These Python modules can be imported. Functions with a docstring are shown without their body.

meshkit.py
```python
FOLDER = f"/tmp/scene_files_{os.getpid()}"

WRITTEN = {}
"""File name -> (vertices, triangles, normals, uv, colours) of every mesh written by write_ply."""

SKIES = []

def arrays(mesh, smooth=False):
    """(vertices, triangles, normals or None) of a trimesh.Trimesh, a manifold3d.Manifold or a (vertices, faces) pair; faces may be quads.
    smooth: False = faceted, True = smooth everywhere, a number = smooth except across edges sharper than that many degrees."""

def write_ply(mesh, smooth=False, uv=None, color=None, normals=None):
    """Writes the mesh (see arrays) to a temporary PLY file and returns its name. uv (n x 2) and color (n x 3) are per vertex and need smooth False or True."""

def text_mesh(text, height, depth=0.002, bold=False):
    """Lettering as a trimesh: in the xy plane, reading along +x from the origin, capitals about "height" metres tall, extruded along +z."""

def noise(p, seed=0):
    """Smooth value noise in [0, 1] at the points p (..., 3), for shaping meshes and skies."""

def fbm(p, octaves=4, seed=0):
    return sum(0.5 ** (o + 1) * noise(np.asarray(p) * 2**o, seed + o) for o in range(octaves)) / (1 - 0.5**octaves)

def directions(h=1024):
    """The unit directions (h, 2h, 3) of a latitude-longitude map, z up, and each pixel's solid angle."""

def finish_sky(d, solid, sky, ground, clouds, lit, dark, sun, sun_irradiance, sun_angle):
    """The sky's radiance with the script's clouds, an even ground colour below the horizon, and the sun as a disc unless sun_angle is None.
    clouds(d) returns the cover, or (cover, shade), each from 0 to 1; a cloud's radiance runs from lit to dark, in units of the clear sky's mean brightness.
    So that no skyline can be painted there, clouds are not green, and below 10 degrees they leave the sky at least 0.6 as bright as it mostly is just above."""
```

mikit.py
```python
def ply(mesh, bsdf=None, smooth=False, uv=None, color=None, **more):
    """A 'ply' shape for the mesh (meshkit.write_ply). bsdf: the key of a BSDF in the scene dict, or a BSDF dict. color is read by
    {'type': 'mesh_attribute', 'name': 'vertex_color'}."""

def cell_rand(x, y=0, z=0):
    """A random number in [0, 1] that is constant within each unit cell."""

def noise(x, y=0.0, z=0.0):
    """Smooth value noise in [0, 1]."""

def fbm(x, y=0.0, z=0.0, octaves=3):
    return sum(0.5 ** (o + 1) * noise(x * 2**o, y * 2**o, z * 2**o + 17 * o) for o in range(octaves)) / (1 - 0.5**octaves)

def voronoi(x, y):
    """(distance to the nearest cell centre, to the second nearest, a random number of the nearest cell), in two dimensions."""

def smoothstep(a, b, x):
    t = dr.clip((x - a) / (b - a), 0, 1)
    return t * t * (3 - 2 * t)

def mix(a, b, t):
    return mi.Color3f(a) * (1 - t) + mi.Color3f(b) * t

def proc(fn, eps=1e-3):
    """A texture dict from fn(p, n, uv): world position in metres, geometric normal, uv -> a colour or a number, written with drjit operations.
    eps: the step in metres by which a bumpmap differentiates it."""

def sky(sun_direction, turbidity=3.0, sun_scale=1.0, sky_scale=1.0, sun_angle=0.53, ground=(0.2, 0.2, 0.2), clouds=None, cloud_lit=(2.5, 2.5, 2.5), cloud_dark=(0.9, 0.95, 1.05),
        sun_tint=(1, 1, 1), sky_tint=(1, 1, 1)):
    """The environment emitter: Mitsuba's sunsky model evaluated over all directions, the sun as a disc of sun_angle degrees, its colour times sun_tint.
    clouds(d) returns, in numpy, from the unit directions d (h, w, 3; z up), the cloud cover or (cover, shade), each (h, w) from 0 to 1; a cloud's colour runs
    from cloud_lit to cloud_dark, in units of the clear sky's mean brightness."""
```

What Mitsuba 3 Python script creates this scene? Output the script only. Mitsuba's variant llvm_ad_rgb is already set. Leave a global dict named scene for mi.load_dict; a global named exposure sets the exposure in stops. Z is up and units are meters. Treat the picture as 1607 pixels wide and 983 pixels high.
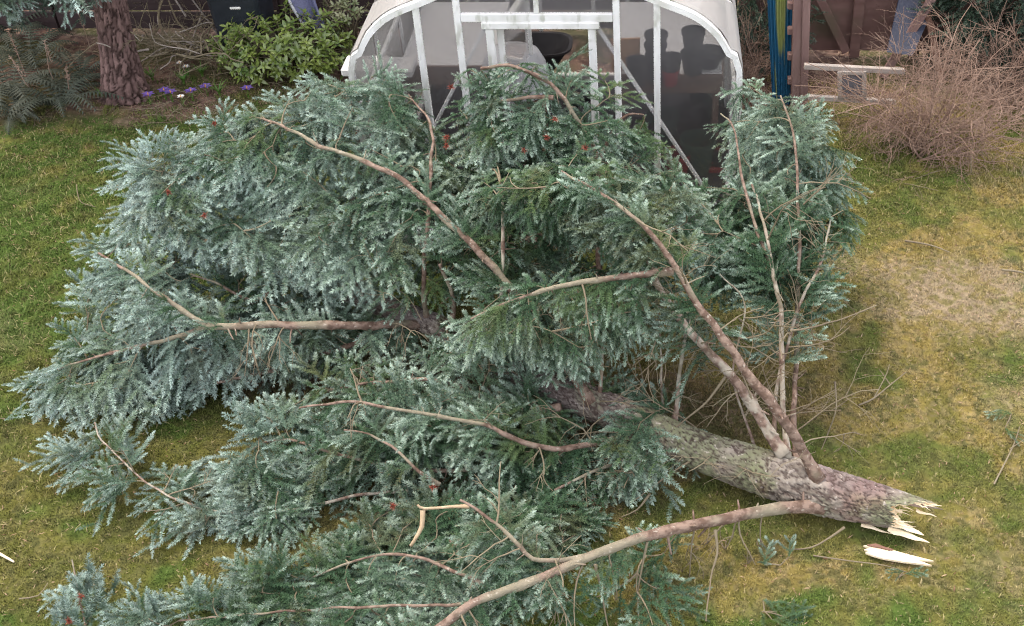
import math, random
import numpy as np, trimesh, drjit as dr
import mitsuba as mi, mikit, meshkit
from shapely.geometry import Polygon, Point
from mikit import noise, fbm, voronoi, smoothstep, mix, cell_rand

T = mi.ScalarTransform4f
scene, labels = {}, {}
PI = math.pi

# ------------------------------------------------------------------ camera, sky, exposure
CAM_H, PITCH, FOCAL, PX, PY = 4.6, math.radians(38.0), 1900.0, 1040.0, 491.5   # in pixels of the 1607 px wide photograph
FWD = np.array([0, math.cos(PITCH), -math.sin(PITCH)])
DWN = np.array([0, -math.sin(PITCH), -math.cos(PITCH)])
EYE = np.array([0, 0, CAM_H])
scene['camera'] = {'type': 'perspective', 'fov': 2 * math.degrees(math.atan(803.5 / FOCAL)), 'fov_axis': 'x',
                   'principal_point_offset_x': -(PX - 803.5) / 1607.0, 'near_clip': 0.1, 'far_clip': 600.0,
                   'to_world': T().look_at(origin=EYE.tolist(), target=(EYE + FWD).tolist(), up=[0, 0, 1])}
exposure = 3.08
scene['sky'] = mikit.sky((-0.32, 0.18, 0.93), turbidity=3, sun_scale=0.3, sun_angle=24, clouds=lambda d: 1.0,
                         cloud_lit=(2.45, 2.47, 2.62), ground=(0.12, 0.13, 0.10))

# ------------------------------------------------------------------ helpers
def rng_(s): return np.random.default_rng(s)
def ray(px, py): return np.array([(px - PX) / FOCAL, 0, 0]) + DWN * ((py - PY) / FOCAL) + FWD
def atY(px, py, Y): d = ray(px, py); return EYE + d * (Y / d[1])
def atZ(px, py, z): d = ray(px, py); return EYE + d * ((z - CAM_H) / d[2])
def unit(v): v = np.asarray(v, float); return v / (np.linalg.norm(v, axis=-1, keepdims=True) + 1e-12)
def numbered(k):
    if k not in used: used.add(k); return k
    n = 1
    while f'{k}_{n:03d}' in used: n += 1
    used.add(f'{k}_{n:03d}'); return f'{k}_{n:03d}'
used = set()
def thing(name, label, cat, group=None):
    k = numbered(name); labels[k] = {'label': label, 'category': cat}
    if group: labels[k]['group'] = group
    return k
def obj(name, mesh, bsdf, parent=None, smooth=35, label=None, **more):
    k = numbered((parent + '__' if parent else '') + name)
    scene[k] = mikit.ply(mesh, bsdf, smooth, **more)
    if label: labels.setdefault(k, {})['label'] = label
    return k
def single(name, mesh, bsdf, label, cat, group=None, smooth=35, **more):
    k = obj(name, mesh, bsdf, None, smooth, **more); labels[k] = {'label': label, 'category': cat}
    if group: labels[k]['group'] = group
    return k
def frame_of(d, up=(0, 0, 1)):
    d = unit(d); u = np.asarray(up, float); u = u - d * (d @ u)
    if np.linalg.norm(u) < 1e-3: u = np.array([0, -1.0, 0]) - d * (d @ np.array([0, -1.0, 0]))
    u = unit(u); return d, np.cross(u, d), u          # forward, left, up
def mat(pos, d, up, s=1.0):
    x, y, z = frame_of(d, up); m = np.eye(4); m[:3, 0], m[:3, 1], m[:3, 2], m[:3, 3] = x * s, y * s, z * s, pos; return m
def boxm(size, center=(0, 0, 0), bev=0.0):
    if bev <= 0: return trimesh.creation.box(size, trimesh.transformations.translation_matrix(center))
    a = np.array(size) / 2.0; pts = []
    for sx in (-1, 1):
        for sy in (-1, 1):
            for sz in (-1, 1):
                c = np.array([sx, sy, sz]) * a; s = np.array([sx, sy, sz])
                for k in range(3): q = c.copy(); q -= s * bev; q[k] = c[k]; pts.append(q)
    h = trimesh.convex.convex_hull(np.array(pts)); h.apply_translation(center); return h
def bar(p, q, w, t, up=(0, 0, 1), bev=0.003):
    """A rectangular bar from p to q; w across, t along up."""
    p, q = np.asarray(p, float), np.asarray(q, float); L = np.linalg.norm(q - p)
    b = boxm((L, w, t), bev=min(bev, w * .3, t * .3)); b.apply_transform(mat((p + q) / 2, q - p, up)); return b
def cat(ms): return trimesh.util.concatenate(ms)
def resample(P, step):
    P = np.asarray(P, float); 
    # Catmull-Rom through the points
    Q = np.vstack([2 * P[0] - P[1], P, 2 * P[-1] - P[-2]]); out = []
    for i in range(len(P) - 1):
        n = max(2, int(np.linalg.norm(P[i + 1, :3] - P[i, :3]) / step)); t = np.arange(n)[:, None] / n
        a, b, c, d = Q[i], Q[i + 1], Q[i + 2], Q[i + 3]
        out.append(0.5 * (2 * b + (c - a) * t + (2 * a - 5 * b + 4 * c - d) * t ** 2 + (3 * b - a - 3 * c + d) * t ** 3))
    return np.vstack(out + [P[-1:]])
def tube(P, R, sides=8, cap=True):
    """(verts, faces, uv) of a tube; uv = (angle 0-1, length in metres)."""
    P = np.asarray(P, float); R = np.broadcast_to(np.asarray(R, float), (len(P),))
    t = unit(np.gradient(P, axis=0)); ref = np.array([0, 0, 1.0]) if abs(t[0][2]) < .9 else np.array([0, 1.0, 0])
    n = np.cross(t, ref); 
    bad = np.linalg.norm(n, axis=1) < 1e-3; n[bad] = [1, 0, 0]; n = unit(n)
    for i in range(1, len(P)):                      # parallel transport
        v = n[i - 1] - t[i] * (t[i] @ n[i - 1]); n[i] = v / (np.linalg.norm(v) + 1e-12)
    b = np.cross(t, n); a = np.arange(sides) * 2 * PI / sides
    V = P[:, None] + R[:, None, None] * (np.cos(a)[None, :, None] * n[:, None] + np.sin(a)[None, :, None] * b[:, None])
    s = np.r_[0, np.cumsum(np.linalg.norm(np.diff(P, axis=0), axis=1))]
    uv = np.stack(np.broadcast_arrays(np.arange(sides)[None] / sides, s[:, None]), -1).reshape(-1, 2)
    i, j = np.meshgrid(np.arange(len(P) - 1), np.arange(sides), indexing='ij'); k = (j + 1) % sides
    A, B, C, D = i * sides + j, i * sides + k, (i + 1) * sides + k, (i + 1) * sides + j
    F = np.concatenate([np.stack([A, B, C], -1).reshape(-1, 3), np.stack([A, C, D], -1).reshape(-1, 3)])
    V = V.reshape(-1, 3)
    if cap:
        V = np.vstack([V, P[0], P[-1]]); uv = np.vstack([uv, [0, 0], [0, s[-1]]]); m = len(V) - 2; j = np.arange(sides); k = (j + 1) % sides
        F = np.vstack([F, np.stack([j * 0 + m, k, j], 1), np.stack([j * 0 + m + 1, (len(P) - 1) * sides + j, (len(P) - 1) * sides + k], 1)])
    return V, F, uv
def join(parts):
    V, F, U, n = [], [], [], 0
    for p in parts:
        V.append(p[0]); F.append(p[1] + n); n += len(p[0])
        if len(p) > 2: U.append(p[2])
    return np.vstack(V), np.vstack(F), (np.vstack(U) if U else None)
def tubes(name, parts, bsdf, parent=None, **k):
    V, F, U = join(parts); return obj(name, trimesh.Trimesh(V, F, process=False), bsdf, parent, True, uv=U, **k)
def lathe(profile, n=28): return trimesh.creation.revolve(np.array(profile), sections=n)
def inst(group, key, M): scene[key] = {'type': 'instance', 'g': {'type': 'ref', 'id': group}, 'to_world': T(M)}
def group_of(key, mesh, bsdf, uv=None, smooth=False):
    scene[key] = {'type': 'shapegroup', 'leaf': mikit.ply(mesh, bsdf, smooth, uv=uv)}

def bark_plates(ang, length, circ, plate, seed, wob=.35):
    """(random per plate, 0-1 crack depth) for points on a trunk given by angle (0-1) and length; plate = (width round the trunk, length along it)."""
    from scipy.spatial import cKDTree
    r = rng_(seed); nx, ny = max(6, round(circ / plate[0])), int(length.max() / plate[1]) + 2
    gx_, gy_ = np.meshgrid(np.arange(nx), np.arange(-1, ny)); sx = gx_ + .5 * (gy_ % 2) + r.uniform(-.42, .42, gx_.shape); sy = gy_ + r.uniform(-.42, .42, gx_.shape); val = r.random(gx_.shape)
    S_ = np.vstack([np.stack([sx.ravel() + o, sy.ravel()], 1) for o in (-nx, 0, nx)]); val = np.tile(val.ravel(), 3)
    q = np.stack([ang * nx, length / plate[1]], 1); ph = ang * 2 * PI; b3 = np.stack([np.cos(ph) * circ / 6.3, np.sin(ph) * circ / 6.3, length], 1)
    q = q + wob * 2 * (np.stack([meshkit.fbm(b3 * 26, 3, seed), meshkit.fbm(b3 * 22 + 9, 3, seed + 7)], 1) - .5)
    d, i = cKDTree(S_).query(q, k=2); e = (d[:, 1] - d[:, 0]); gap = .5 + meshkit.fbm(b3 * 9, 2, seed + 3)
    return val[i[:, 0]], np.clip(1 - e / (.24 * np.clip(gap * 2.6 - 1.5, .05, 1.6)), 0, 1)

# ------------------------------------------------------------------ materials
def P_(key, color, rough=0.6, two=True, spec=0.35, bump=None, bscale=0.01, **kw):
    c = color if isinstance(color, dict) else {'type': 'rgb', 'value': list(color)}
    b = {'type': 'principled', 'base_color': c, 'roughness': rough, 'specular': spec, **kw}
    if bump: b = {'type': 'bumpmap', 'arbitrary': bump, 'scale': bscale, 'bsdf': b}
    scene[key] = {'type': 'twosided', 'bsdf': b} if two else b
    return key

def region(x, y):
    """How green / straw / mossy the lawn is: masks over the ground plane."""
    n1, n2 = fbm(x * .9 + 3, y * .9, 1.5, 3), fbm(x * 2.6, y * 2.6, 7.0, 3)
    straw = smoothstep(.50, .68, n1 * .6 + n2 * .25 + .34 * dr.exp(-(dr.square((x - 1.75) / .75) + dr.square((y - 6.1) / .55)))
                       + .12 * dr.exp(-(dr.square((x + 3.9) / .5) + dr.square((y - 5.9) / .5))))
    green = dr.clip(1.1 * smoothstep(-.9, -2.4, x) * smoothstep(4.4, 5.9, y) + smoothstep(.45, .6, n2 + .5 * dr.exp(-(dr.square((x - 1.45) / .8) + dr.square((y - 7.25) / .55))) - .06) * .65
                    + .5 * smoothstep(3.9, 3.4, y) + .25 * smoothstep(-1, -3, x), 0, 1)
    return straw, green, n2
def bedmask(x, y):
    e = fbm(x * 1.3, y * 1.3, 3.0, 3) - .5
    left = smoothstep(0, .30, y - (8.12 + .13 * (x + 5.1) - .14 * dr.square(dr.maximum(x + 3.2, 0)) + e * 1.0)) * smoothstep(-.9, -1.5, x)
    right = smoothstep(0, .3, y - (8.35 + e * .8)) * smoothstep(-.2, .5, x)
    inside = smoothstep(6.55, 6.62, y) * smoothstep(-1.9, -1.85, x) * smoothstep(.5, .45, x)
    return dr.maximum(dr.maximum(left, right), inside)
def lawn_col(x, y, r):
    straw, green, n2 = region(x, y)
    s1, s2, s3 = fbm(x * 7, y * 7, 5.0, 2), fbm(x * 19, y * 19, 8.0, 2), noise(x * 46, y * 46, 3.0)
    c = mix((.275, .218, .072), (.18, .165, .048), smoothstep(.40, .62, fbm(x * 1.6, y * 1.6, 11.0, 3) * .5 + s1 * .5))
    c = mix(c, (.125, .122, .030), .75 * smoothstep(.9, -.9, x) * smoothstep(7.5, 6.0, y))
    c = mix(c, (.085, .135, .030), dr.clip(green * (.35 + 1.2 * s1), 0, 1))
    c = mix(c, (.37, .295, .205), dr.clip(smoothstep(.36, .64, s2 * .6 + s3 * .4) * (.26 + .45 * straw - .3 * green) + straw * .28, 0, .9) * (.55 + .45 * smoothstep(-.8, .8, x)))
    c = mix(c, (.095, .10, .035), smoothstep(.56, .74, s2 * .5 + noise(x * 33 + 9, y * 33, 1.0) * .5) * .7 * (1 - .75 * straw))
    c = mix(c, (.44, .35, .22), dr.select(r > .93, .45, 0.0))
    return c * (.62 + .66 * r)
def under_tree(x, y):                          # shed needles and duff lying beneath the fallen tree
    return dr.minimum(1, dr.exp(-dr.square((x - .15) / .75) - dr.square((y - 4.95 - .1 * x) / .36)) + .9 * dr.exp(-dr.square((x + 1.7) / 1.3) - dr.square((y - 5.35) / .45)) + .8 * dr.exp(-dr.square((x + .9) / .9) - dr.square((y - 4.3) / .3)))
def ground_col(p, n, uv):
    x, y = p.x, p.y
    c = lawn_col(x, y, fbm(x * 34, y * 34, 0.0, 3)) * .7
    g = fbm(x * 14, y * 14, 2.0, 3)
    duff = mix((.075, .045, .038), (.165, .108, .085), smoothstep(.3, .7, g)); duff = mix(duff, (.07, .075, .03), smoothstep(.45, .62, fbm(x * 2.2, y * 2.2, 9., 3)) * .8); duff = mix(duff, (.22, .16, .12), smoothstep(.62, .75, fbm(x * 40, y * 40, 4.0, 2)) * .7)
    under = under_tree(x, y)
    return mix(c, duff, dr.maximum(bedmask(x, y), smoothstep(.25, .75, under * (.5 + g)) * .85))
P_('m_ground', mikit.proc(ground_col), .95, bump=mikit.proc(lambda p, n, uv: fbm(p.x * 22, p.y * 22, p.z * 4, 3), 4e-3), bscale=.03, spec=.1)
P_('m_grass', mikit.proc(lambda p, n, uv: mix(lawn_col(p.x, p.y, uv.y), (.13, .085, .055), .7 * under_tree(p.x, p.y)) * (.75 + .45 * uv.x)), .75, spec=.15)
P_('m_litter', mikit.proc(lambda p, n, uv: mix((.17, .085, .06), (.42, .31, .21), cell_rand(uv.y * 977.0)) * .9), .8, spec=.15)

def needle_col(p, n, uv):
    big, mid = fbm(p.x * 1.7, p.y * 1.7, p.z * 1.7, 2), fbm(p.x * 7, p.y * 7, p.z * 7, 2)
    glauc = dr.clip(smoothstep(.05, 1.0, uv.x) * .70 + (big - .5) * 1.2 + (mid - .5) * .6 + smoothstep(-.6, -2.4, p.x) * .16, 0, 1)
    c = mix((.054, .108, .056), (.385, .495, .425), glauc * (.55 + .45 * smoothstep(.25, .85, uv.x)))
    c = mix(c, (.38, .49, .49), smoothstep(-1.2, -3.0, p.x) * .6 * glauc)
    c = mix(c, (.12, .165, .055), smoothstep(.54, .72, fbm(p.x * 3.1 + 40, p.y * 3.1, p.z * 3.1, 2)) * .5 * (1 - glauc))
    c = mix(c, (.155, .105, .055), smoothstep(.60, .72, fbm(p.x * 4.3 + 11, p.y * 4.3, p.z * 4.3 + 5, 2)) * .28 * (1 - glauc))
    c = mix(c, (.20, .10, .05), dr.select(cell_rand(uv.y * 3571.0) > .985, .7, 0.0))
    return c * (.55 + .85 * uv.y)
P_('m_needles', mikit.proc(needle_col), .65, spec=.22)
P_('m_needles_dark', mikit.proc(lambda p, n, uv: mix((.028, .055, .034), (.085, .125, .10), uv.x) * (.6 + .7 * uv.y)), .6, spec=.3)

def limb_col(p, n, uv):
    a = fbm(p.x * 34, p.y * 34, p.z * 34, 3); b = fbm(p.x * 6, p.y * 6, p.z * 6, 2)
    c = mix((.115, .075, .058), (.245, .178, .145), smoothstep(.32, .68, a))
    c = mix(c, (.24, .225, .165), smoothstep(.50, .66, b) * .75)
    return mix(c, (.46, .42, .36), smoothstep(.72, .80, fbm(p.x * 75 + 9, p.y * 75, p.z * 75, 2)) * .5)
P_('m_limb', mikit.proc(limb_col), .8, bump=mikit.proc(lambda p, n, uv: fbm(p.x * 60, p.y * 60, p.z * 60, 3), 1e-3), bscale=.006, spec=.2)
P_('m_limb_pale', mikit.proc(lambda p, n, uv: mix(limb_col(p, n, uv), (.45, .43, .36), .55 * smoothstep(.4, .6, fbm(p.x * 15, p.y * 15, p.z * 15, 3)))), .8, spec=.2)
P_('m_twig', mikit.proc(lambda p, n, uv: mix((.13, .10, .072), (.26, .225, .155), fbm(p.x * 5, p.y * 5, p.z * 5, 2))), .8, spec=.2)

def trunk_col(p, n, uv):                       # uv = (a random number per bark plate, how deep in the crack between plates)
    fine = fbm(p.x * 60, p.y * 60, p.z * 60, 3); pat = fbm(p.x * 4.5 + 5, p.y * 4.5, p.z * 4.5, 3)
    c = mix((.145, .120, .102), (.35, .312, .272), dr.clip(fine * .8 + (uv.x - .5) * .8 + .08, 0, 1))
    c = mix(c, (.19, .205, .12), smoothstep(.46, .60, pat) * .85 * (.4 + fine))
    c = mix(c, (.20, .105, .088), smoothstep(.54, .7, fbm(p.x * 6, p.y * 6, p.z * 6 + 20, 3)) * .45)
    c = mix(c, (.16, .12, .15), smoothstep(.52, .68, fbm(p.x * 3.5 + 31, p.y * 3.5, p.z * 3.5, 2)) * .3)
    c = mix(c, (.50, .45, .42), smoothstep(.70, .80, fbm(p.x * 60, p.y * 60, p.z * 60 + 3, 2)) * .6)
    return mix(c, (.055, .037, .033), dr.clip(uv.y * (.5 + fine), 0, .9))
P_('m_trunk', mikit.proc(trunk_col), .85, bump=mikit.proc(lambda p, n, uv: fbm(p.x * 70, p.y * 70, p.z * 70, 3), 1e-3), bscale=.01, spec=.2)
P_('m_old_bark', mikit.proc(lambda p, n, uv: mix(mix((.10, .062, .058), (.245, .16, .15), dr.clip(.6 * uv.x + .6 * fbm(p.x * 40, p.y * 40, p.z * 14, 3) - .1, 0, 1)), (.035, .022, .02), dr.clip(uv.y, 0, .9))), .9, spec=.15,
   bump=mikit.proc(lambda p, n, uv: fbm(p.x * 44, p.y * 44, p.z * 12, 3), 2e-3), bscale=.03)
P_('m_fresh_wood', mikit.proc(lambda p, n, uv: mix((.72, .56, .36), (.88, .79, .62), fbm(p.x * 14, p.y * 60, p.z * 60, 3))), .7, spec=.2)
P_('m_peeled', mikit.proc(lambda p, n, uv: mix((.30, .21, .13), (.56, .44, .30), fbm(p.x * 30, p.y * 30, p.z * 30, 3))), .75, spec=.2)
P_('m_raw_bark', (.20, .115, .088), .85, spec=.15)
P_('m_cone', mikit.proc(lambda p, n, uv: mix((.13, .03, .022), (.26, .07, .045), fbm(p.x * 80, p.y * 80, p.z * 80, 2))), .7, spec=.2)
P_('m_white', mikit.proc(lambda p, n, uv: mix(mix((.80, .80, .80), (.62, .62, .59), smoothstep(.45, .75, fbm(p.x * 9, p.y * 9, p.z * 4, 3))), (.42, .43, .36), smoothstep(.60, .74, fbm(p.x * 24, p.y * 24, p.z * 7, 3)) * .7)), .4, spec=.5)
P_('m_gasket', (.12, .12, .13), .6)

# ------------------------------------------------------------------ the ground
def ground_z(x, y):
    return .022 * (meshkit.fbm(np.stack([x * 1.1, y * 1.1, 0 * x], -1), 3) - .5) + .012 * (meshkit.noise(np.stack([x * 6, y * 6, 0 * x], -1), 4) - .5)
gx = np.r_[-200, -60, -20, -10, np.arange(-6, 5.01, .07), 10, 20, 60, 200]
gy = np.r_[-200, -60, -15, -4, 0, np.arange(2.6, 11.01, .07), 16, 30, 80, 250]
GX, GY = np.meshgrid(gx, gy, indexing='ij')
gv = np.stack([GX, GY, ground_z(GX, GY)], -1).reshape(-1, 3)
ii, jj = np.meshgrid(np.arange(len(gx) - 1), np.arange(len(gy) - 1), indexing='ij'); a0 = ii * len(gy) + jj
obj('ground', (gv, np.stack([a0, a0 + len(gy), a0 + len(gy) + 1, a0 + 1], -1).reshape(-1, 4)), 'm_ground', None, True)
labels['ground'] = {'label': 'mossy back garden lawn with bare brown beds along the fence', 'category': 'lawn', 'kind': 'structure'}

# ------------------------------------------------------------------ foliage pieces
def needle_tris(base, direc, length, width, rng, jit=1.0):
    d = unit(direc); w = unit(np.cross(d, np.array([0, 0, 1.0]) + rng.normal(size=d.shape) * jit)) * (width[:, None] / 2)
    tip = base + d * length[:, None]
    return np.stack([base - w, base + w, tip], 1)
def make_spray(seed, L=.27, nside=7, droop=.25, dens=1.0, nl=.0200, wid=.0038, lone=False):
    """A flat fir spray along +x: a stem with alternating brush-like side shoots. uv = (how outer, random)."""
    rng = rng_(seed); tri, uvs, stems = [], [], []
    def shoot(P, outer0, outer1):
        P = np.asarray(P); seg = np.linalg.norm(np.diff(P, axis=0), axis=1); ln = seg.sum(); n = int(ln / .00120 * dens)
        t = (np.arange(n) + rng.random(n)) / n; s = np.r_[0, np.cumsum(seg)] / ln
        base = np.stack([np.interp(t, s, P[:, k]) for k in range(3)], 1)
        ax = unit(np.stack([np.interp(t, s, np.gradient(P[:, k], s)) for k in range(3)], 1))
        side = unit(np.cross([0, 0, 1.0], ax)); up = np.cross(ax, side)
        ph = rng.uniform(-.55, PI + .55, n)                                   # needles to both sides and above, few below
        d = side * np.cos(ph)[:, None] + up * (np.sin(ph) * .8)[:, None] + ax * (.42 + 1.3 * np.clip(t - .86, 0, 1) / .14 + rng.normal(0, .10, n))[:, None]
        ln_ = nl * (.85 + .3 * rng.random(n)) * (1 - .30 * np.clip(t - .8, 0, 1) / .2) * (.75 + .25 * np.clip(t / .15, 0, 1))
        tri.append(needle_tris(base, d, ln_, np.full(n, wid) * (.85 + .3 * rng.random(n)), rng, .45))
        u = outer0 + (outer1 - outer0) * t ** 1.5; r = rng.random() * .7 + rng.random(n) * .3
        uv = np.repeat(np.stack([u, r], 1)[:, None], 3, 1); uv[:, 2, 0] += .12; uvs.append(uv)
        stems.append(tube(P, np.linspace(.0022, .0010, len(P)), 3, False))
    x = np.linspace(0, L, 8); wob = rng.normal(0, .08); main = np.stack([x, wob * x ** 2 / L * 3, -droop * x ** 2 / L], 1)
    shoot(main, .0, 1.0)
    for i in range(nside):
        f = (i + .5) / (nside + .6); s = 1 if i % 2 else -1; b = np.array([np.interp(f * L, x, main[:, k]) for k in range(3)])
        l = L * (.46 * (1 - f) ** .7 + .16) * (.75 + .5 * rng.random()); an = math.radians(rng.uniform(36, 56)) * s
        t = np.linspace(0, 1, 5)[:, None]; d0 = np.array([math.cos(an), math.sin(an), rng.normal(.02, .18)]); d1 = np.array([math.cos(an * .55), math.sin(an * .55), -.35 + rng.normal(0, .15)])
        shoot(b + l * (t * d0 + (t ** 2) * .5 * (d1 - d0)), .0 + .25 * f, .65 + .45 * rng.random())
    tri, uv = np.concatenate(tri), np.concatenate(uvs); V = tri.reshape(-1, 3); F = np.arange(len(V)).reshape(-1, 3)
    sv, sf, _ = join([s_[:2] for s_ in stems])
    U = np.vstack([uv.reshape(-1, 2), np.tile([-.6, .35], (len(sv), 1))])
    return trimesh.Trimesh(np.vstack([V, sv]), np.vstack([F, sf + len(V)]), process=False), U
NSPRAY = 7
for k in range(NSPRAY):
    m_, u_ = make_spray(100 + k, L=.23 + .018 * k, nside=5 + k % 3, droop=.2 + .09 * (k % 4))
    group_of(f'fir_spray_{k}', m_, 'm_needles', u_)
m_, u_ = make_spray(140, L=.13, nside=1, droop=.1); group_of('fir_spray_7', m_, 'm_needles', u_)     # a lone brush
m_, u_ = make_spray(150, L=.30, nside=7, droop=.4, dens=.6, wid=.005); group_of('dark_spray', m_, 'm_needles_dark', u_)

# ------------------------------------------------------------------ the fallen fir
TREE = thing('fallen_fir_tree', 'large snapped fir tree lying across the lawn in front of the greenhouse', 'fallen tree')
def px_path(pts): return np.array([atZ(x, y, z) for x, y, z in pts])
def limb(pts, r0, r1, name='limb', bsdf='m_limb', sides=10, wob=.0055, label=None, parent=TREE, back=0.0, b0=0.0):
    P = px_path(pts); P = resample(P + unit(P - EYE) * (b0 + (back - b0) * np.clip(np.linspace(0, 4, len(P)), 0, 1))[:, None], .035); P[:, 2] = np.maximum(P[:, 2], r1); n = len(P); rng = rng_(int(abs(pts[0][0] * 7 + pts[-1][1] * 13)))
    P = P + (meshkit.noise(np.stack([np.arange(n) * .42, np.full(n, pts[0][0] * .37), np.zeros(n)], -1)) - .5)[:, None] * wob * 2 * np.array([1, .4, 1])
    R = np.linspace(r0, r1, n); R = R * (1 + .12 * (meshkit.noise(np.stack([np.arange(n) * .5, np.full(n, pts[0][1] * .7), np.zeros(n)], -1), 3) - .5))
    R[:4] *= np.linspace(1.35, 1.0, 4)[:len(R[:4])]
    for q in rng.integers(3, max(4, n - 2), n // 9): R[q] *= 1.16; R[min(q + 1, n - 1)] *= 1.07
    V, F, U = tube(P, R, sides)
    rd_ = V - np.vstack([np.repeat(P, sides, 0), P[:1], P[-1:]]); V = V + rd_ * (.42 * (meshkit.fbm(V * 38, 3, 4) - .5))[:, None]
    stubs = [(V, F, U)]
    for q in (rng.integers(2, max(3, n - 2), int(n / 4.5)) if r0 > .011 and bsdf != 'm_peeled' else []):
        dv = unit(rng.normal(size=3)); L_s = rng.uniform(.012, .09); stubs.append(tube(np.array([P[q], P[q] + dv * (R[q] + L_s * .4), P[q] + dv * (R[q] + L_s) + rng.normal(0, .006, 3)]), np.array([.35, .22, .14]) * R[q], 5))
    V, F, U = join(stubs)
    k = obj(name, trimesh.Trimesh(V, F, process=False), bsdf, parent, True, uv=U, label=label)
    return k, P, R

# trunk: axis in pixels and height
TR = px_path([(1428, 806, .15), (1360, 788, .155), (1280, 768, .165), (1180, 735, .175), (1085, 702, .19), (980, 655, .21), (880, 612, .24), (780, 566, .27), (680, 512, .31), (600, 480, .35), (520, 448, .38), (430, 415, .42), (330, 385, .44), (240, 365, .44)])
AX = resample(TR, .009); s_ax = np.r_[0, np.cumsum(np.linalg.norm(np.diff(AX, axis=0), axis=1))]; NS = 120
xs_r = [TR[0][0], TR[1][0], TR[2][0], TR[3][0], TR[4][0], TR[6][0], TR[8][0], TR[10][0], TR[13][0]]
R_ax = np.interp(-AX[:, 0], [-v for v in xs_r], [.088, .106, .128, .115, .104, .09, .076, .056, .022])
V, F, U = tube(AX, R_ax, NS, False)
n_ring = len(AX); ang = U[:, 0] * 2 * PI; ring = np.repeat(np.arange(n_ring), NS)
cen = AX[ring]; rad = V - cen; rr = np.linalg.norm(rad, axis=1, keepdims=True); rad /= rr
w = np.stack([np.cos(ang) * 2.0, np.sin(ang) * 2.0, U[:, 1] * 7], 1)
pv, pc = bark_plates(U[:, 0], U[:, 1], .8, (.046, .115), 17, 1.15)
disp = .16 * (meshkit.fbm(w * .5, 3, 2) - .5) + .045 * (pv - .5) * (1 - pc) - .055 * pc - .045 * np.clip(1 - np.abs(2 * meshkit.noise(w * np.array([5.5, 5.5, 3.2]), 6) - 1) * 5, 0, 1) + .03 * (meshkit.noise(w * np.array([9, 9, 6]), 9) - .5)
V = cen + rad * rr * (1 + disp[:, None])
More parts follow.
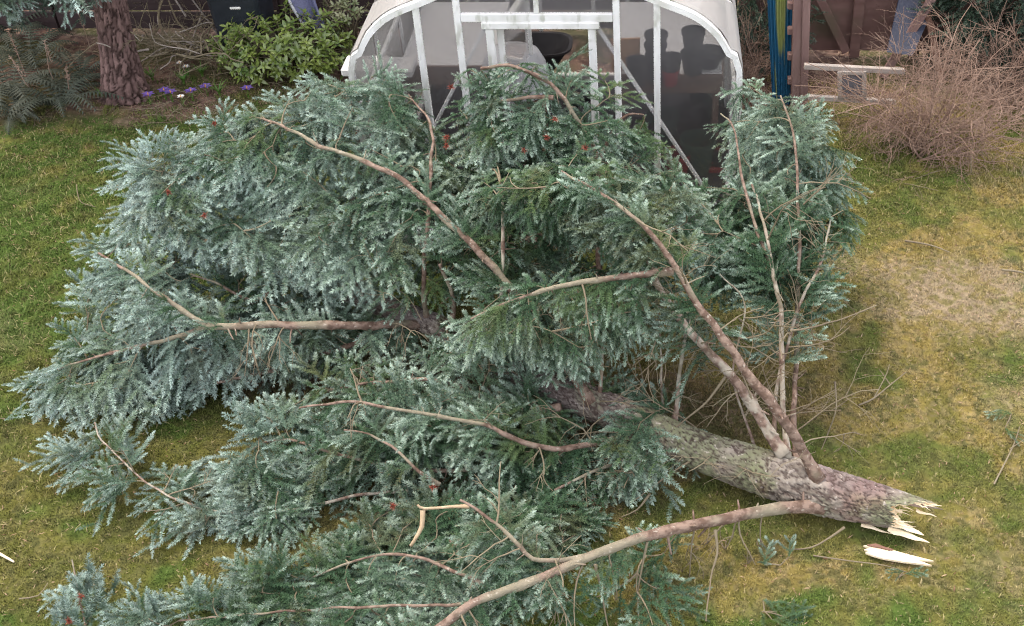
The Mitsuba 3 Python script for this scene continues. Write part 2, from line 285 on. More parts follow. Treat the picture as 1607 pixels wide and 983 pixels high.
# the torn end: near s = 0 the rings are pushed along the axis by a ragged, angle-dependent amount
ax0 = unit(AX[0] - AX[12]); upv = unit(np.array([0, 0, 1]) - ax0 * ax0[2]); sidev = np.cross(ax0, upv)
e_up = rad @ upv; e_si = rad @ sidev; toview = -1 if sidev[1] > 0 else 1; e_front = e_si * toview
def torn(eu, ef, a):
    tongue = .165 * np.exp(-((eu - .85) / .30) ** 2) * (.75 + .5 * meshkit.noise(np.stack([a * 9.0, 0 * a, 0 * a], -1), 12)) * np.clip(.6 - ef, 0, 1) + .16 * np.exp(-((ef - .55) / .25) ** 2) * np.exp(-((eu + .75) / .35) ** 2)
    jag = .06 * (meshkit.noise(np.stack([a * 3.1, 0 * a, 0 * a], -1), 2) - .5) + .05 * np.abs(((a * 4.1) % 1) - .5) + .04 * np.abs(((a * 9.7) % 1) - .5)
    return tongue - .10 + jag
sh = torn(e_up, e_front, ang); fall = np.clip(1 - U[:, 1] / .32, 0, 1) ** 1.3
V = V + ax0 * (sh * fall)[:, None]
TRUNK = obj('trunk', trimesh.Trimesh(V, F, process=False), 'm_trunk', TREE, True, uv=np.stack([pv, pc], 1), label='grey flaky trunk with green lichen, snapped off at its right end')
r0 = V[:NS]; c0 = AX[0] - ax0 * .04
rings = [r0, c0 + (r0 - c0) * .86 - ax0 * .008, c0 + (r0 - c0) * .8 - ax0 * .05, c0 + (r0 - c0 - ax0 * ((r0 - c0) @ ax0)[:, None]) * .5 - ax0 * .09 + ax0 * (.10 * meshkit.noise(np.stack([ang[:NS] * 5, 0 * ang[:NS], 0 * ang[:NS]], -1), 8))[:, None], np.tile(c0 - ax0 * .05, (NS, 1))]
jj_ = np.arange(NS); Fw = np.vstack([np.vstack([np.stack([k * NS + jj_, k * NS + (jj_ + 1) % NS, (k + 1) * NS + (jj_ + 1) % NS], 1), np.stack([k * NS + jj_, (k + 1) * NS + (jj_ + 1) % NS, (k + 1) * NS + jj_], 1)]) for k in range(len(rings) - 1)])
obj('broken_wood', trimesh.Trimesh(np.vstack(rings), Fw, process=False), 'm_fresh_wood', TRUNK, False, label='pale torn wood inside the snapped end')
rs = rng_(5)
def splinter(p, d, L, w, t, bsdf, parent, seed):
    r = rng_(seed); n = 7; x = np.linspace(0, 1, n); side = unit(np.cross(d, [0, 0, 1])); up = np.cross(side, d)
    wd = w * (1 - x ** 1.6) * (.8 + .4 * r.random(n)); wd[-1] = .001; mid = np.cumsum(r.normal(0, .004, n))
    V = []
    for i in range(n):
        c = p + d * L * x[i] + side * mid[i]; th = t * (1 - .8 * x[i])
        V += [c - side * wd[i] / 2 - up * th / 2, c + side * wd[i] / 2 - up * th / 2, c + side * wd[i] / 2 * .6 + up * th / 2, c - side * wd[i] / 2 * .6 + up * th / 2]
    F = [[0, 1, 2, 3], [4 * n - 4, 4 * n - 1, 4 * n - 2, 4 * n - 3]]
    for i in range(n - 1):
        for k in range(4): F.append([4 * i + k, 4 * (i + 1) + k, 4 * (i + 1) + (k + 1) % 4, 4 * i + (k + 1) % 4])
    return obj('splinter', (np.array(V), np.array(F)), bsdf, parent, False)
for (px, py, z, qx, qy, qz, w_, t_, b_) in [(1395, 826, .09, 1459, 852, .05, .05, .02, 'm_fresh_wood'), (1402, 820, .10, 1447, 841, .08, .03, .015, 'm_fresh_wood'), (1410, 783, .22, 1480, 801, .19, .045, .02, 'm_limb'),
                                          (1430, 790, .19, 1478, 797, .20, .02, .012, 'm_fresh_wood'), (1352, 822, .06, 1400, 838, .05, .02, .012, 'm_fresh_wood'), (1438, 800, .17, 1470, 811, .14, .016, .010, 'm_fresh_wood')]:
    p, q = atZ(px, py, z), atZ(qx, qy, qz); splinter(p, unit(q - p), np.linalg.norm(q - p), w_, t_, b_, TRUNK, int(px))

rs = rng_(6)
for i in range(20):                              # fibres standing out all round the torn rim
    j = rs.integers(0, NS); p = r0[j] * .8 + c0 * .2 - ax0 * .03; dv = unit(ax0 + rs.normal(0, .16, 3)); splinter(p, dv, rs.uniform(.04, .13), rs.uniform(.006, .016), rs.uniform(.004, .008), 'm_fresh_wood', TRUNK, 400 + i)
# the big limbs, drawn as (pixel x, pixel y, height above the lawn) so that each has its own place in the garden
LIMBS = {}
def L_(key, pts, r0, r1, **k): LIMBS[key] = limb(pts, r0, r1, **k)
L_('a1', [(930, 632, .28), (860, 530, .55), (783, 430, .82), (700, 345, 1.05), (640, 290, 1.17), (570, 252, 1.25), (510, 232, 1.28), (460, 207, 1.28), (410, 185, 1.26)], .028, .006, label='long bare reddish limb running up and left above the needles')
L_('a2', [(670, 506, .33), (664, 440, .72), (672, 340, 1.05), (676, 260, 1.25), (677, 200, 1.35), (640, 150, 1.35)], .016, .004, back=.14)
L_('a3', [(600, 480, .36), (500, 400, .75), (380, 330, .9), (280, 290, .8), (210, 280, .65)], .024, .006, back=0.3)
L_('a4', [(560, 462, .38), (540, 380, .8), (560, 280, 1.15), (560, 190, 1.25), (540, 140, 1.2)], .02, .005, back=0.3)
L_('a5', [(705, 530, .3), (712, 470, .6), (690, 415, .85)], .017, .008, back=0.1)
L_('a6', [(780, 560, .3), (788, 450, .75), (790, 330, 1.05), (786, 290, 1.15)], .014, .007, bsdf='m_limb_pale')
L_('b1', [(675, 510, .30), (620, 510, .40), (540, 512, .50), (440, 510, .58), (380, 512, .60), (322, 512, .62)], .026, .018, label='thick bare limb lying level across the left side')
L_('b2', [(322, 512, .62), (285, 485, .70), (240, 455, .78), (195, 422, .82), (155, 397, .84)], .014, .006)
L_('b3', [(322, 512, .62), (295, 523, .56), (250, 536, .46), (170, 555, .36), (90, 580, .26)], .014, .005, back=0.05)
L_('b4', [(640, 520, .3), (540, 545, .28), (470, 570, .22), (420, 583, .2), (340, 600, .2)], .018, .008, label='thin reddish limb low beneath the left mass')
L_('b5', [(460, 425, .42), (400, 470, .6), (330, 440, .7), (300, 430, .7)], .012, .005, back=0.2)
L_('c1', [(1284, 752, .27), (1255, 700, .45), (1225, 655, .62), (1185, 600, .78), (1140, 540, .95), (1090, 470, 1.12), (1048, 405, 1.28), (1000, 345, 1.42), (930, 295, 1.50), (880, 270, 1.50)], .031, .005, label='long reddish limb crossing over its pale neighbour')
L_('c2', [(1232, 716, .29), (1190, 650, .42), (1143, 583, .56), (1085, 522, .72), (1040, 465, .88), (1015, 400, 1.08), (1005, 350, 1.2)], .032, .012, bsdf='m_limb_pale', label='pale lichen-spotted limb crossing under the reddish one')
L_('c3', [(1055, 425, 1.22), (1010, 430, 1.24), (960, 436, 1.24), (900, 446, 1.22), (850, 457, 1.17), (790, 478, 1.06), (740, 500, .96)], .019, .005, label='straight side limb pointing left with hanging needles')
L_('d1', [(905, 600, .30), (935, 480, .52), (940, 340, .85), (938, 260, 1.08), (922, 215, 1.22), (900, 178, 1.36), (880, 150, 1.46), (845, 118, 1.57), (795, 103, 1.62), (755, 108, 1.58)], .024, .008, label='bare limb bending left in front of the greenhouse door')
L_('d2', [(868, 154, 1.45), (830, 153, 1.45), (795, 158, 1.42), (760, 170, 1.35), (735, 186, 1.27)], .011, .004)
L_('d3', [(938, 255, 1.1), (965, 200, 1.28), (985, 180, 1.33), (1010, 180, 1.3)], .012, .004, back=0.1)
L_('e1', [(1236, 722, .27), (1228, 625, .52), (1226, 550, .75), (1224, 480, .95), (1210, 410, 1.12), (1195, 340, 1.24), (1180, 290, 1.3)], .017, .006, back=0.28, bsdf='m_limb_pale')
L_('e2', [(1250, 722, .24), (1246, 645, .45), (1250, 560, .64), (1251, 480, .85), (1254, 380, 1.08), (1251, 280, 1.28), (1243, 200, 1.42), (1225, 150, 1.5)], .016, .005, back=0.30, label='upright stem with a raw red-brown stretch of bark')
L_('e3', [(1214, 700, .26), (1222, 600, .5), (1256, 475, .8), (1285, 420, .88), (1305, 340, .95)], .012, .005, back=0.1, bsdf='m_limb_pale')
L_('e4', [(1217, 440, 1.035), (1195, 380, 1.17), (1165, 280, 1.35), (1150, 200, 1.45), (1130, 180, 1.42)], .010, .004, back=.3, b0=.28)
L_('g1', [(1290, 795, .15), (1250, 795, .19), (1200, 801, .22), (1150, 812, .26), (1100, 822, .29), (1010, 843, .33), (910, 880, .37), (830, 915, .39), (745, 945, .40), (690, 985, .38), (600, 1040, .3)], .031, .015, label='long pale limb reaching left across the foreground lawn')
L_('g2', [(925, 872, .36), (860, 880, .42), (825, 868, .47), (770, 815, .58), (722, 785, .62)], .012, .006, back=0)
L_('g3', [(800, 930, .39), (700, 950, .36), (600, 952, .34), (520, 955, .30), (380, 965, .22), (280, 975, .15)], .0075, .004, back=0.1)
L_('g4', [(760, 915, .35), (640, 870, .40), (560, 880, .36), (480, 910, .25)], .009, .004, back=0.2)
L_('f1', [(1018, 683, .2), (980, 688, .22), (940, 694, .24), (870, 704, .29), (800, 685, .38), (760, 667, .44), (700, 655, .5), (640, 645, .54), (555, 632, .56), (470, 640, .5)], .017, .005)
L_('f2', [(690, 760, .25), (655, 740, .36), (615, 700, .45), (575, 681, .48), (540, 675, .46)], .009, .004, back=0.04)
L_('f3', [(880, 640, .28), (800, 645, .4), (700, 600, .52), (600, 600, .55), (500, 615, .5)], .018, .006, back=0.25)
L_('f4', [(820, 720, .2), (700, 740, .32), (560, 720, .42), (440, 690, .4), (370, 720, .25)], .014, .005, back=0.25)
L_('f5', [(1030, 713, .14), (985, 722, .15), (930, 740, .16), (870, 770, .16)], .012, .006, bsdf='m_limb_pale')
L_('h1', [(640, 770, .14), (560, 778, .12), (470, 798, .10), (380, 806, .08), (310, 795, .09), (245, 768, .12), (190, 722, .17), (160, 690, .22), (148, 664, .26)], .0085, .004, back=0, bsdf='m_limb_pale', label='low pale branch curling up at its tip on the left lawn')
L_('i1', [(150, 1080, .1), (135, 985, .16), (120, 920, .22), (112, 880, .26)], .006, .003, back=.08)
L_('r1', [(1060, 660, .25), (1066, 600, .4), (1074, 530, .62), (1078, 480, .78)], .012, .008, bsdf='m_limb_pale')
L_('r2', [(938, 640, .24), (942, 600, .36), (946, 545, .5), (952, 470, .8)], .011, .007, bsdf='m_limb_pale')
L_('r3', [(1040, 640, .22), (1038, 560, .5), (1033, 480, .78)], .006, .004, bsdf='m_limb_pale')
L_('r4', [(1185, 700, .22), (1150, 590, .5), (1170, 480, .85), (1130, 430, 1.0)], .007, .003, bsdf='m_limb_pale')

# masses of needles: outline in the photograph, the distance of its upper and lower edge, how many layers deep, the limbs that carry it
MASS = [
 ('A', [(455, 130), (480, 108), (560, 98), (620, 118), (665, 160), (675, 230), (740, 300), (770, 350), (760, 400), (715, 450), (640, 470), (560, 455), (420, 430), (330, 395), (180, 355), (160, 290), (205, 240), (330, 195), (390, 152)], (100, 6.25), (470, 5.1), ['a1', 'a2', 'a3', 'a4', 'a5'], 2.5, .45, .6),
 ('B', [(110, 395), (180, 358), (420, 390), (560, 440), (650, 495), (620, 540), (520, 565), (430, 590), (330, 640), (200, 655), (60, 650), (10, 610), (70, 560), (115, 500)], (355, 5.75), (655, 4.72), ['b1', 'b2', 'b3', 'b4', 'b5'], 2.5, .35, .65),
 ('D', [(715, 115), (750, 80), (830, 78), (900, 92), (955, 115), (1005, 170), (1030, 225), (1010, 250), (900, 255), (790, 262), (710, 225), (692, 150)], (75, 6.08), (265, 5.7), ['d1', 'd2', 'd3'], 1.5, .25, .45),
 ('Dlow', [(690, 230), (800, 240), (760, 330), (800, 400), (760, 430), (720, 330)], (230, 5.95), (430, 5.3), ['a6', 'd1'], 1.3, .3, .5),
 ('C', [(730, 270), (800, 250), (900, 228), (1000, 240), (1085, 275), (1110, 340), (1090, 400), (1020, 415), (950, 395), (880, 360), (820, 335), (740, 330)], (225, 5.4), (420, 4.75), ['c1', 'c2'], 2.4, .3, .8),
 ('Cb', [(1000, 380), (1100, 360), (1120, 420), (1080, 450), (1010, 440)], (360, 5.0), (450, 4.7), ['c1', 'c2'], 1.2, .3, .5),
 ('C2', [(708, 500), (740, 465), (790, 430), (850, 412), (950, 440), (1040, 440), (1035, 500), (985, 560), (900, 580), (800, 560), (715, 560)], (410, 4.95), (585, 4.5), ['c3'], 2.4, .25, 1.0),
 ('Atwo', [(640, 150), (690, 190), (750, 290), (700, 340), (630, 260)], (150, 6.15), (340, 5.7), ['a2', 'a1'], 1.8, .3, .6),
 ('Dtwo', [(690, 205), (800, 225), (1040, 215), (1075, 290), (900, 300), (720, 310)], (205, 6.0), (310, 5.65), ['d1', 'd3', 'a6'], 2.0, .3, .5),
 ('T', [(690, 505), (820, 545), (880, 600), (820, 640), (690, 575)], (505, 5.0), (650, 4.6), ['c3', 'f3', 'f1'], 2.0, .2, .7),
 ('Glow', [(540, 840), (800, 830), (800, 930), (700, 1000), (500, 1000)], (830, 3.95), (1000, 3.48), ['g1', 'g4', 'g3'], 1.6, .2, .5),
 ('K', [(720, 290), (1010, 375), (1030, 450), (860, 425), (780, 450), (715, 440)], (290, 5.75), (450, 5.15), ['a6', 'd1', 'c3'], 3.0, .3, .5),
 ('M', [(1060, 270), (1180, 300), (1200, 420), (1130, 470), (1060, 430)], (270, 5.5), (470, 4.95), ['e1', 'c1', 'e4'], 1.5, .3, .5),
 ('N', [(1020, 470), (1110, 440), (1250, 440), (1240, 520), (1160, 540), (1080, 520)], (440, 5.0), (540, 4.7), ['c2', 'e1', 'r4'], .5, .3, .8),
 ('E', [(1112, 185), (1165, 125), (1240, 120), (1285, 175), (1310, 225), (1335, 290), (1335, 350), (1280, 410), (1215, 460), (1160, 450), (1110, 410), (1092, 290), (1150, 275), (1135, 205)], (115, 6.3), (470, 5.0), ['e1', 'e2', 'e3', 'e4'], 3.0, .4, .45),
 ('F', [(450, 600), (500, 565), (600, 550), (700, 550), (800, 575), (870, 620), (880, 690), (970, 735), (985, 790), (900, 795), (760, 760), (640, 770), (560, 790), (470, 780), (440, 835), (390, 845), (345, 780), (330, 700), (380, 645)], (550, 4.85), (850, 3.97), ['f1', 'f2', 'f3', 'f4'], 2.3, .3, .65),
 ('G', [(560, 800), (640, 768), (760, 755), (900, 785), (955, 825), (880, 870), (800, 920), (700, 1010), (200, 1010), (215, 945), (330, 925), (410, 880), (520, 860)], (755, 4.15), (1010, 3.42), ['g1', 'g2', 'g3', 'g4'], 2.2, .28, .4),
 ('H', [(78, 660), (115, 665), (165, 690), (240, 735), (305, 705), (330, 735), (390, 800), (430, 850), (340, 855), (200, 800), (105, 745)], (655, 4.75), (865, 3.98), ['h1'], 1.1, .12, .25),
 ('I', [(95, 885), (140, 880), (165, 930), (185, 1000), (80, 1000), (95, 940)], (880, 3.86), (1000, 3.5), ['i1'], 1.3, .12, .2),
 ('R', [(760, 560), (880, 590), (1080, 630), (1090, 720), (1000, 770), (860, 700)], (560, 4.9), (770, 4.2), ['f1', 'f3', 'f5', 'r1'], .85, .2, .5),
 ('U', [(1000, 860), (1060, 850), (1060, 1000), (900, 1000), (860, 930)], (850, 3.95), (1000, 3.5), ['g1'], .6, .15, .9),
]
BUDGET = .82
ERODE = dict(F=15, G=12, B=17, I=8, Atwo=4, Dtwo=6, T=2, Glow=4, C=13, A=9, H=9, R=2, U=4, D=12, E=8, K=0, M=4, N=2)
rng = rng_(77); allsprays = 0; cones = []
for name, poly, (pa, Ya), (pb, Yb), lk, layers, depth, hang in MASS:
    pg = Polygon(poly).buffer(-ERODE.get(name, 18)); x0, y0, x1, y1 = pg.bounds
    n = int(pg.area / 1150 * layers * BUDGET); tg = []; es = []
    while len(tg) < n:
        q = rng.uniform([x0, y0], [x1, y1])
        if pg.contains(Point(q)):
            Y = np.interp(q[1], [pa, pb], [Ya, Yb]); dd = rng.random() ** 1.5 * depth
            p = atY(q[0], q[1], Y); back = unit(p - EYE); edge = pg.exterior.distance(Point(q)); p = p + back * (dd + .22 * math.exp(-edge / 30) - .10 * (1 - math.exp(-edge / 60)) - .16 * (meshkit.noise(np.array([q[0] / 95., q[1] / 70., 3.0]), 6) - .5))
            if p[2] < .05: p = atZ(q[0], q[1], .05 + .12 * rng.random())
            tg.append(p); es.append(edge)
    tg = np.array(tg)
    nodes, tang, owner = [], [], []
    for k in lk:
        P = LIMBS[k][1]; m0 = int(len(P) * .12); g = unit(np.gradient(P, axis=0))
        nodes.append(P[m0::2]); tang.append(g[m0::2]); owner += [k] * len(P[m0::2])
    nodes, tang = np.vstack(nodes), np.vstack(tang); owner = np.array(owner)
    d0 = np.min(np.linalg.norm(tg[:, None] - nodes[None], axis=2), axis=1); twigs = {k: [] for k in lk}; cnt = {k: 0 for k in lk}
    for jt in np.argsort(d0):
        t = tg[jt]; esc = min(1.0, .66 + es[jt] / 140)
        v = t - nodes; d = np.linalg.norm(v, axis=1) + 1e-6; cosang = np.sum(v * tang, 1) / d
        i = np.argmin(d * (1.35 - .5 * cosang)); di = d[i]
        if di < .03: continue
        p0, tn = nodes[i], tang[i]; side = unit(v[i] - tn * (v[i] @ tn)); k = owner[i]
        c = p0 + (tn * .35 + side * .25) * di + np.array([0, 0, .10 * di * (1 - hang)])
        s = np.linspace(0, 1, 6)[:, None]; path = (1 - s) ** 2 * p0 + 2 * s * (1 - s) * c + s ** 2 * t
        path[:, 2] = np.maximum(path[:, 2], .02); dirs = unit(np.gradient(path, axis=0))
        nodes = np.vstack([nodes, path[2:]]); tang = np.vstack([tang, dirs[2:]]); owner = np.r_[owner, [k] * 4]
        rt = min(.0035 + .010 * di, .010); twigs[k].append(tube(path, np.linspace(rt, .0022, 6), 4, False))
        away = unit(np.array([t[0] - p0[0], t[1] - p0[1], 0]) + 1e-9)
        spots = [(1.0, 0)] + [(f, sgn) for f, sgn in ((.82, 1), (.66, -1), (.48, 1), (.34, -1)) if di > .07 or f > .6]
        if di > .45: spots += [(.22, 1), (.12, -1)]
        for f, sgn in spots:
            if sgn and rng.random() < .12: continue
            b = np.array([np.interp(f, s[:, 0], path[:, q]) for q in range(3)]); dv = dirs[int(f * 5)].copy()
            if sgn:
                lat = unit(np.cross(dv, [0, 0, 1.0]) + rng.normal(0, .25, 3)) * sgn
                dv = dv * .75 + lat * .75
            tipy = es[jt] < 16 and t[0] < nodes[i][0] and name in 'ABFGHI'
            dv = unit(dv + np.array([0, 0, -hang * rng.uniform(.3, 1.3)]) * (not tipy) + np.array([-.5, 0, .35]) * tipy + rng.normal(0, .2, 3))
            if b[2] + dv[2] * .22 < .03: dv[2] = max((.03 - b[2]) / .22, -.05) + .02; dv = unit(dv)
            up = np.array([0, 0, 1.0]) + away * .35 + rng.normal(0, .25, 3) - .35 * unit(b - EYE)
            g = rng.integers(0, NSPRAY) if rng.random() > (.55 if tipy else .15) else 7
            cnt[k] += 1; allsprays += 1
            inst(f'fir_spray_{g}', f'{LIMBS[k][0]}__needles__{name}{cnt[k]:04d}'.replace(f'__{name}', '__' + str(1000 + [m[0] for m in MASS].index(name))), mat(b, dv, up, esc * rng.uniform(.78, 1.12)))
    for k in lk:
        if twigs[k]: tubes('twigs', twigs[k], 'm_twig', LIMBS[k][0]); 
for k in LIMBS:
    L = LIMBS[k][0]
    labels[L + '__needles'] = {'kind': 'stuff'}
    for q in list(scene):
        if q.startswith(L + '__twigs'): labels[q] = {'kind': 'stuff'}
for k, f0, f1, num in [('a1', .15, .95, 34), ('b1', .1, 1, 22), ('b2', 0, 1, 18), ('b3', 0, 1, 14), ('c1', .45, 1, 36), ('c2', .45, 1, 22), ('c3', .1, 1, 36), ('d1', .4, 1, 24), ('d2', 0, 1, 14), ('e1', .35, 1, 34), ('e2', .35, 1, 46), ('e3', .3, 1, 22), ('f1', .1, 1, 26), ('f2', .2, 1, 10), ('g1', .45, 1, 24), ('g2', .2, 1, 16), ('h1', .2, 1, 26), ('b4', .2, 1, 12), ('a6', .2, 1, 10)]:
    P = LIMBS[k][1]
    for i in range(num):
        j = int(rng.uniform(f0, f1) * (len(P) - 2)); t = unit(P[j + 1] - P[j]); sd = unit(np.cross(t, [0, 0, 1.0])) * rng.choice([-1, 1]); dv = unit(t * .55 + sd * rng.uniform(.2, .9) + np.array([0, 0, rng.uniform(-1.1, .35)])); 
        if P[j][2] + dv[2] * .2 < .03: dv[2] = .05; dv = unit(dv)
        inst(f'fir_spray_{rng.integers(0, NSPRAY)}', f'{LIMBS[k][0]}__needles__{99000 + i}', mat(P[j], dv, np.array([0, 0, 1.0]) + rng.normal(0, .3, 3), rng.uniform(.6, 1.0)))
for i in range(34):
    px_, py_ = (rng.uniform(85, 180), rng.uniform(885, 990)) if i < 22 else (rng.uniform(230, 450), rng.uniform(900, 960)); p = atZ(px_, py_ + 30, rng.uniform(.04, .12))
    inst('fir_spray_7', f"{LIMBS['i1' if i < 22 else 'g3'][0]}__needles__{98000 + i}", mat(p, unit([rng.normal(-.15, .3), rng.normal(.2, .3), .9]), [0, -1, .2], rng.uniform(.9, 1.4)))
print('sprays', allsprays)

# bare dead twigs on the lower right side: recursive fans
def fan(p, d, L, r, depth, rng, out, droop=-.05):
    n = 6; P = [p]; v = unit(d)
    for i in range(n):
        v = unit(v + rng.normal(0, .13, 3) + np.array([0, 0, droop])); q = P[-1] + v * L / n; q[2] = max(q[2], .015); P.append(q)
    P = np.array(P); out.append(tube(P, np.linspace(r, r * .45, n + 1), 4, False))
    if depth:
        for f in rng.uniform(.25, .95, rng.integers(2, 4)):
            i = int(f * n); dv = unit(np.cross(P[min(i + 1, n)] - P[i], rng.normal(size=3))); fan(P[i], unit(P[min(i + 1, n)] - P[i]) * .8 + dv * .8, L * rng.uniform(.4, .7), r * .55, depth - 1, rng, out, droop)
rng = rng_(31)
for k, num, L, up, dr_ in [('c1', 6, .35, .1, -.08), ('c2', 8, .38, 0, -.12), ('e1', 7, .40, .45, 0), ('e2', 9, .42, .4, 0), ('e3', 7, .35, .4, 0), ('g1', 12, .30, -.6, -.25), ('r4', 7, .3, .2, 0), ('r1', 5, .3, .1, -.1), ('f5', 5, .25, .1, -.05), ('h1', 5, .18, .1, 0), ('d1', 7, .25, .3, 0), ('f1', 6, .3, .2, -.1), ('b1', 8, .25, 0, -.2), ('c3', 6, .3, -.7, -.2), ('g2', 5, .25, .2, -.1)]:
    out = []; P = LIMBS[k][1]
    for i in rng.integers(int(len(P) * .08), int(len(P) * .85), num):
        d = rng.normal(size=3); d[2] = up + .5 * d[2]; t = unit(P[min(i + 1, len(P) - 1)] - P[i]); d = unit(d - t * (d @ t) * .7 + t * .3)
        fan(P[i], d, L * rng.uniform(.6, 1.4), .0052, 2, rng, out, dr_)
    q = tubes('bare_twigs', out, 'm_twig', LIMBS[k][0]); labels[q] = {'kind': 'stuff'}
# trunk twigs between its limbs
out = []
for i in rng.integers(100, 520, 26):
    d = unit(np.array([rng.normal(0, .6), rng.normal(0, .6), abs(rng.normal(.5, .4))])); fan(AX[i] + d * R_ax[i] * .9, d, rng.uniform(.25, .6), .005, 2, rng, out, -.04)
q = tubes('bare_twigs', out, 'm_twig', TRUNK); labels[q] = {'kind': 'stuff'}
# single thin stems one can pick out
for pts, r in [([(1325, 828, .08), (1305, 842, .05), (1275, 858, .02), (1240, 862, .015)], .006), ([(1016, 850, .31), (1008, 890, .2), (1001, 930, .1), (1003, 985, .03)], .0055), ([(1122, 832, .27), (1125, 870, .17), (1115, 910, .08), (1108, 975, .03)], .006),
               ([(935, 885, .36), (945, 930, .2), (955, 985, .06)], .006), ([(1140, 590, .54), (1110, 630, .42), (1080, 655, .34), (1050, 680, .26)], .007), ([(1020, 775, .1), (1000, 800, .07), (975, 812, .04)], .006), ([(1310, 600, .25), (1312, 640, .2), (1300, 680, .08), (1290, 705, .03)], .005),
               ([(1240, 520, .8), (1290, 510, .75), (1330, 498, .7), (1375, 480, .66)], .005), ([(1090, 720, .2), (1050, 745, .15), (990, 790, .08)], .006)]:
    limb(pts, r, r * .55, name='stem', bsdf='m_twig', sides=6, wob=.004)
# red-brown dead needle tufts among the foliage
for i, (px, py, Y) in enumerate([(264, 302, 5.68), (336, 194, 5.98), (321, 338, 5.5), (700, 216, 5.82), (858, 216, 5.68), (871, 187, 5.72), (708, 137, 5.9), (823, 236, 5.6), (918, 232, 5.55), (712, 852, 3.88), (680, 765, 4.1), (616, 795, 4.05), (722, 848, 3.9), (127, 935, 3.66), (108, 975, 3.56), (701, 229, 5.75)]):
    c = atY(px, py, Y) - unit(atY(px, py, Y) - EYE) * .20; r = rng_(900 + i); n = r.integers(26, 70)
    d = unit(r.normal(size=(n, 3))); tri = needle_tris(c + d * .004, d + r.normal(0, .2, (n, 3)), .008 + .018 * r.random(n), np.full(n, .005), r)
    obj('dead_tuft', (tri.reshape(-1, 3), np.arange(3 * n).reshape(-1, 3)), 'm_cone', TREE, False)
# the peeled pale branchlet in the foreground
q, _, _ = limb([(738, 793, .50), (700, 797, .50), (664, 800, .52), (655, 793, .55)], .008, .005, name='peeled_branch', bsdf='m_peeled', label='short peeled pale branch forking in the foreground')
limb([(664, 800, .52), (663, 825, .46), (652, 845, .42), (645, 856, .38)], .010, .007, name='fork', bsdf='m_peeled', parent=q)

# loose wood and sprigs lying on the lawn
sp = [(1355, 857), (1372, 855), (1388, 862), (1400, 864), (1425, 871), (1465, 881), (1440, 880), (1462, 888), (1446, 886), (1415, 882), (1385, 877), (1368, 872), (1358, 868), (1364, 866), (1356, 863), (1366, 861)]
G0 = np.array([atZ(x, y, .03)[:2] for x, y in sp]); cm = G0.mean(0)
pm = trimesh.creation.extrude_polygon(Polygon(G0 - cm).buffer(0), .012, engine='earcut'); pm.apply_translation([cm[0], cm[1], .022])
k = single('wood_splinter', pm, 'm_fresh_wood', 'flat pale splinter of fresh wood lying beside the snapped trunk end', 'wood splinter', smooth=False)
BK = np.array([atZ(x, y, .035)[:2] for x, y in [(1360, 857), (1374, 855), (1388, 860), (1402, 864), (1396, 865), (1380, 861), (1368, 859)]]); bm = trimesh.creation.extrude_polygon(Polygon(BK - cm).buffer(0), .008, engine='earcut'); bm.apply_translation([cm[0], cm[1], .036])
obj('bark_strip', bm, 'm_raw_bark', k, False)
def loose_twig(pts, r, label, forks=(), bsdf='m_twig', group=None):
    P = resample(px_path(pts), .03); ms = [tube(P, np.linspace(r, r * .5, len(P)), 6)]
    for f in forks:
        Q = resample(px_path(f), .03); ms.append(tube(Q, np.linspace(r * .7, r * .35, len(Q)), 5))
    V, F, U = join(ms); q = obj('loose_twig', trimesh.Trimesh(V, F, process=False), bsdf, None, True, uv=U); labels[q] = {'label': label, 'category': 'twig'}
loose_twig([(1348, 636, .02), (1370, 626, .03), (1395, 606, .04), (1422, 584, .05)], .006, 'grey forked twig on the yellow moss right of the tree', [[(1372, 624, .03), (1390, 590, .05), (1396, 572, .06)], [(1397, 604, .04), (1380, 580, .05)]])
loose_twig([(1420, 378, .02), (1460, 385, .03), (1490, 396, .02)], .007, 'dark twig on the grass below the bare shrub')
loose_twig([(1572, 424, .02), (1595, 426, .03), (1620, 432, .02)], .008, 'pale stick on the straw patch at the right edge')
loose_twig([(-14, 862, .02), (8, 874, .03), (22, 882, .02)], .010, 'short whitish stick on the moss at the left edge', bsdf='m_fresh_wood')
loose_twig([(1276, 872, .012), (1330, 880, .02), (1390, 888, .02), (1428, 900, .012)], .004, 'thin straight twig just below the pale wood splinter')
loose_twig([(120, 290, .05), (122, 305, .04), (128, 318, .02), (150, 325, .02)], .004, 'thin curled straw-coloured twig on the green grass at left')
loose_twig([(30, 940, .02), (60, 935, .02), (75, 915, .03)], .004, 'thin pale twig beside the lower left needle sprig')
loose_twig([(1560, 760, .02), (1590, 700, .04), (1600, 670, .05)], .005, 'thin grey twig on the moss at the far right', [[(1585, 705, .04), (1607, 690, .05)]])
def loose_sprig(px, py, n, label, spread=.12, seed=0, sc=.8):
    r = rng_(seed); k = thing('loose_sprig', label, 'fir sprig'); c = atZ(px, py, .03); out = []
    for i in range(n):
        a = r.uniform(0, 2 * PI); d = unit([math.cos(a), math.sin(a) * .8, r.uniform(0, .35)]); b = c + np.r_[r.normal(0, spread / 2, 2), .0]
        inst(f'fir_spray_{[0, 1, 7, 7, 2][i % 5]}', f'{k}__needles__{i+1:03d}', mat(b, d, [0, 0, 1], sc * r.uniform(.7, 1.1))); out.append(tube(np.array([c - [0, 0, .01], (c + b) / 2, b]), [.004, .003, .002], 4, False))
    tubes('stem', out, 'm_twig', k); labels[k + '__needles'] = {'kind': 'stuff'}
loose_sprig(1200, 958, 5, 'torn green fir sprig on the lawn near the bottom edge', .16, 11)
loose_sprig(1225, 885, 3, 'small dark fir sprig below the foreground limb on the right', .12, 12, .6)
loose_sprig(1050, 985, 3, 'fir sprig at the bottom edge under the foreground limb', .1, 13)
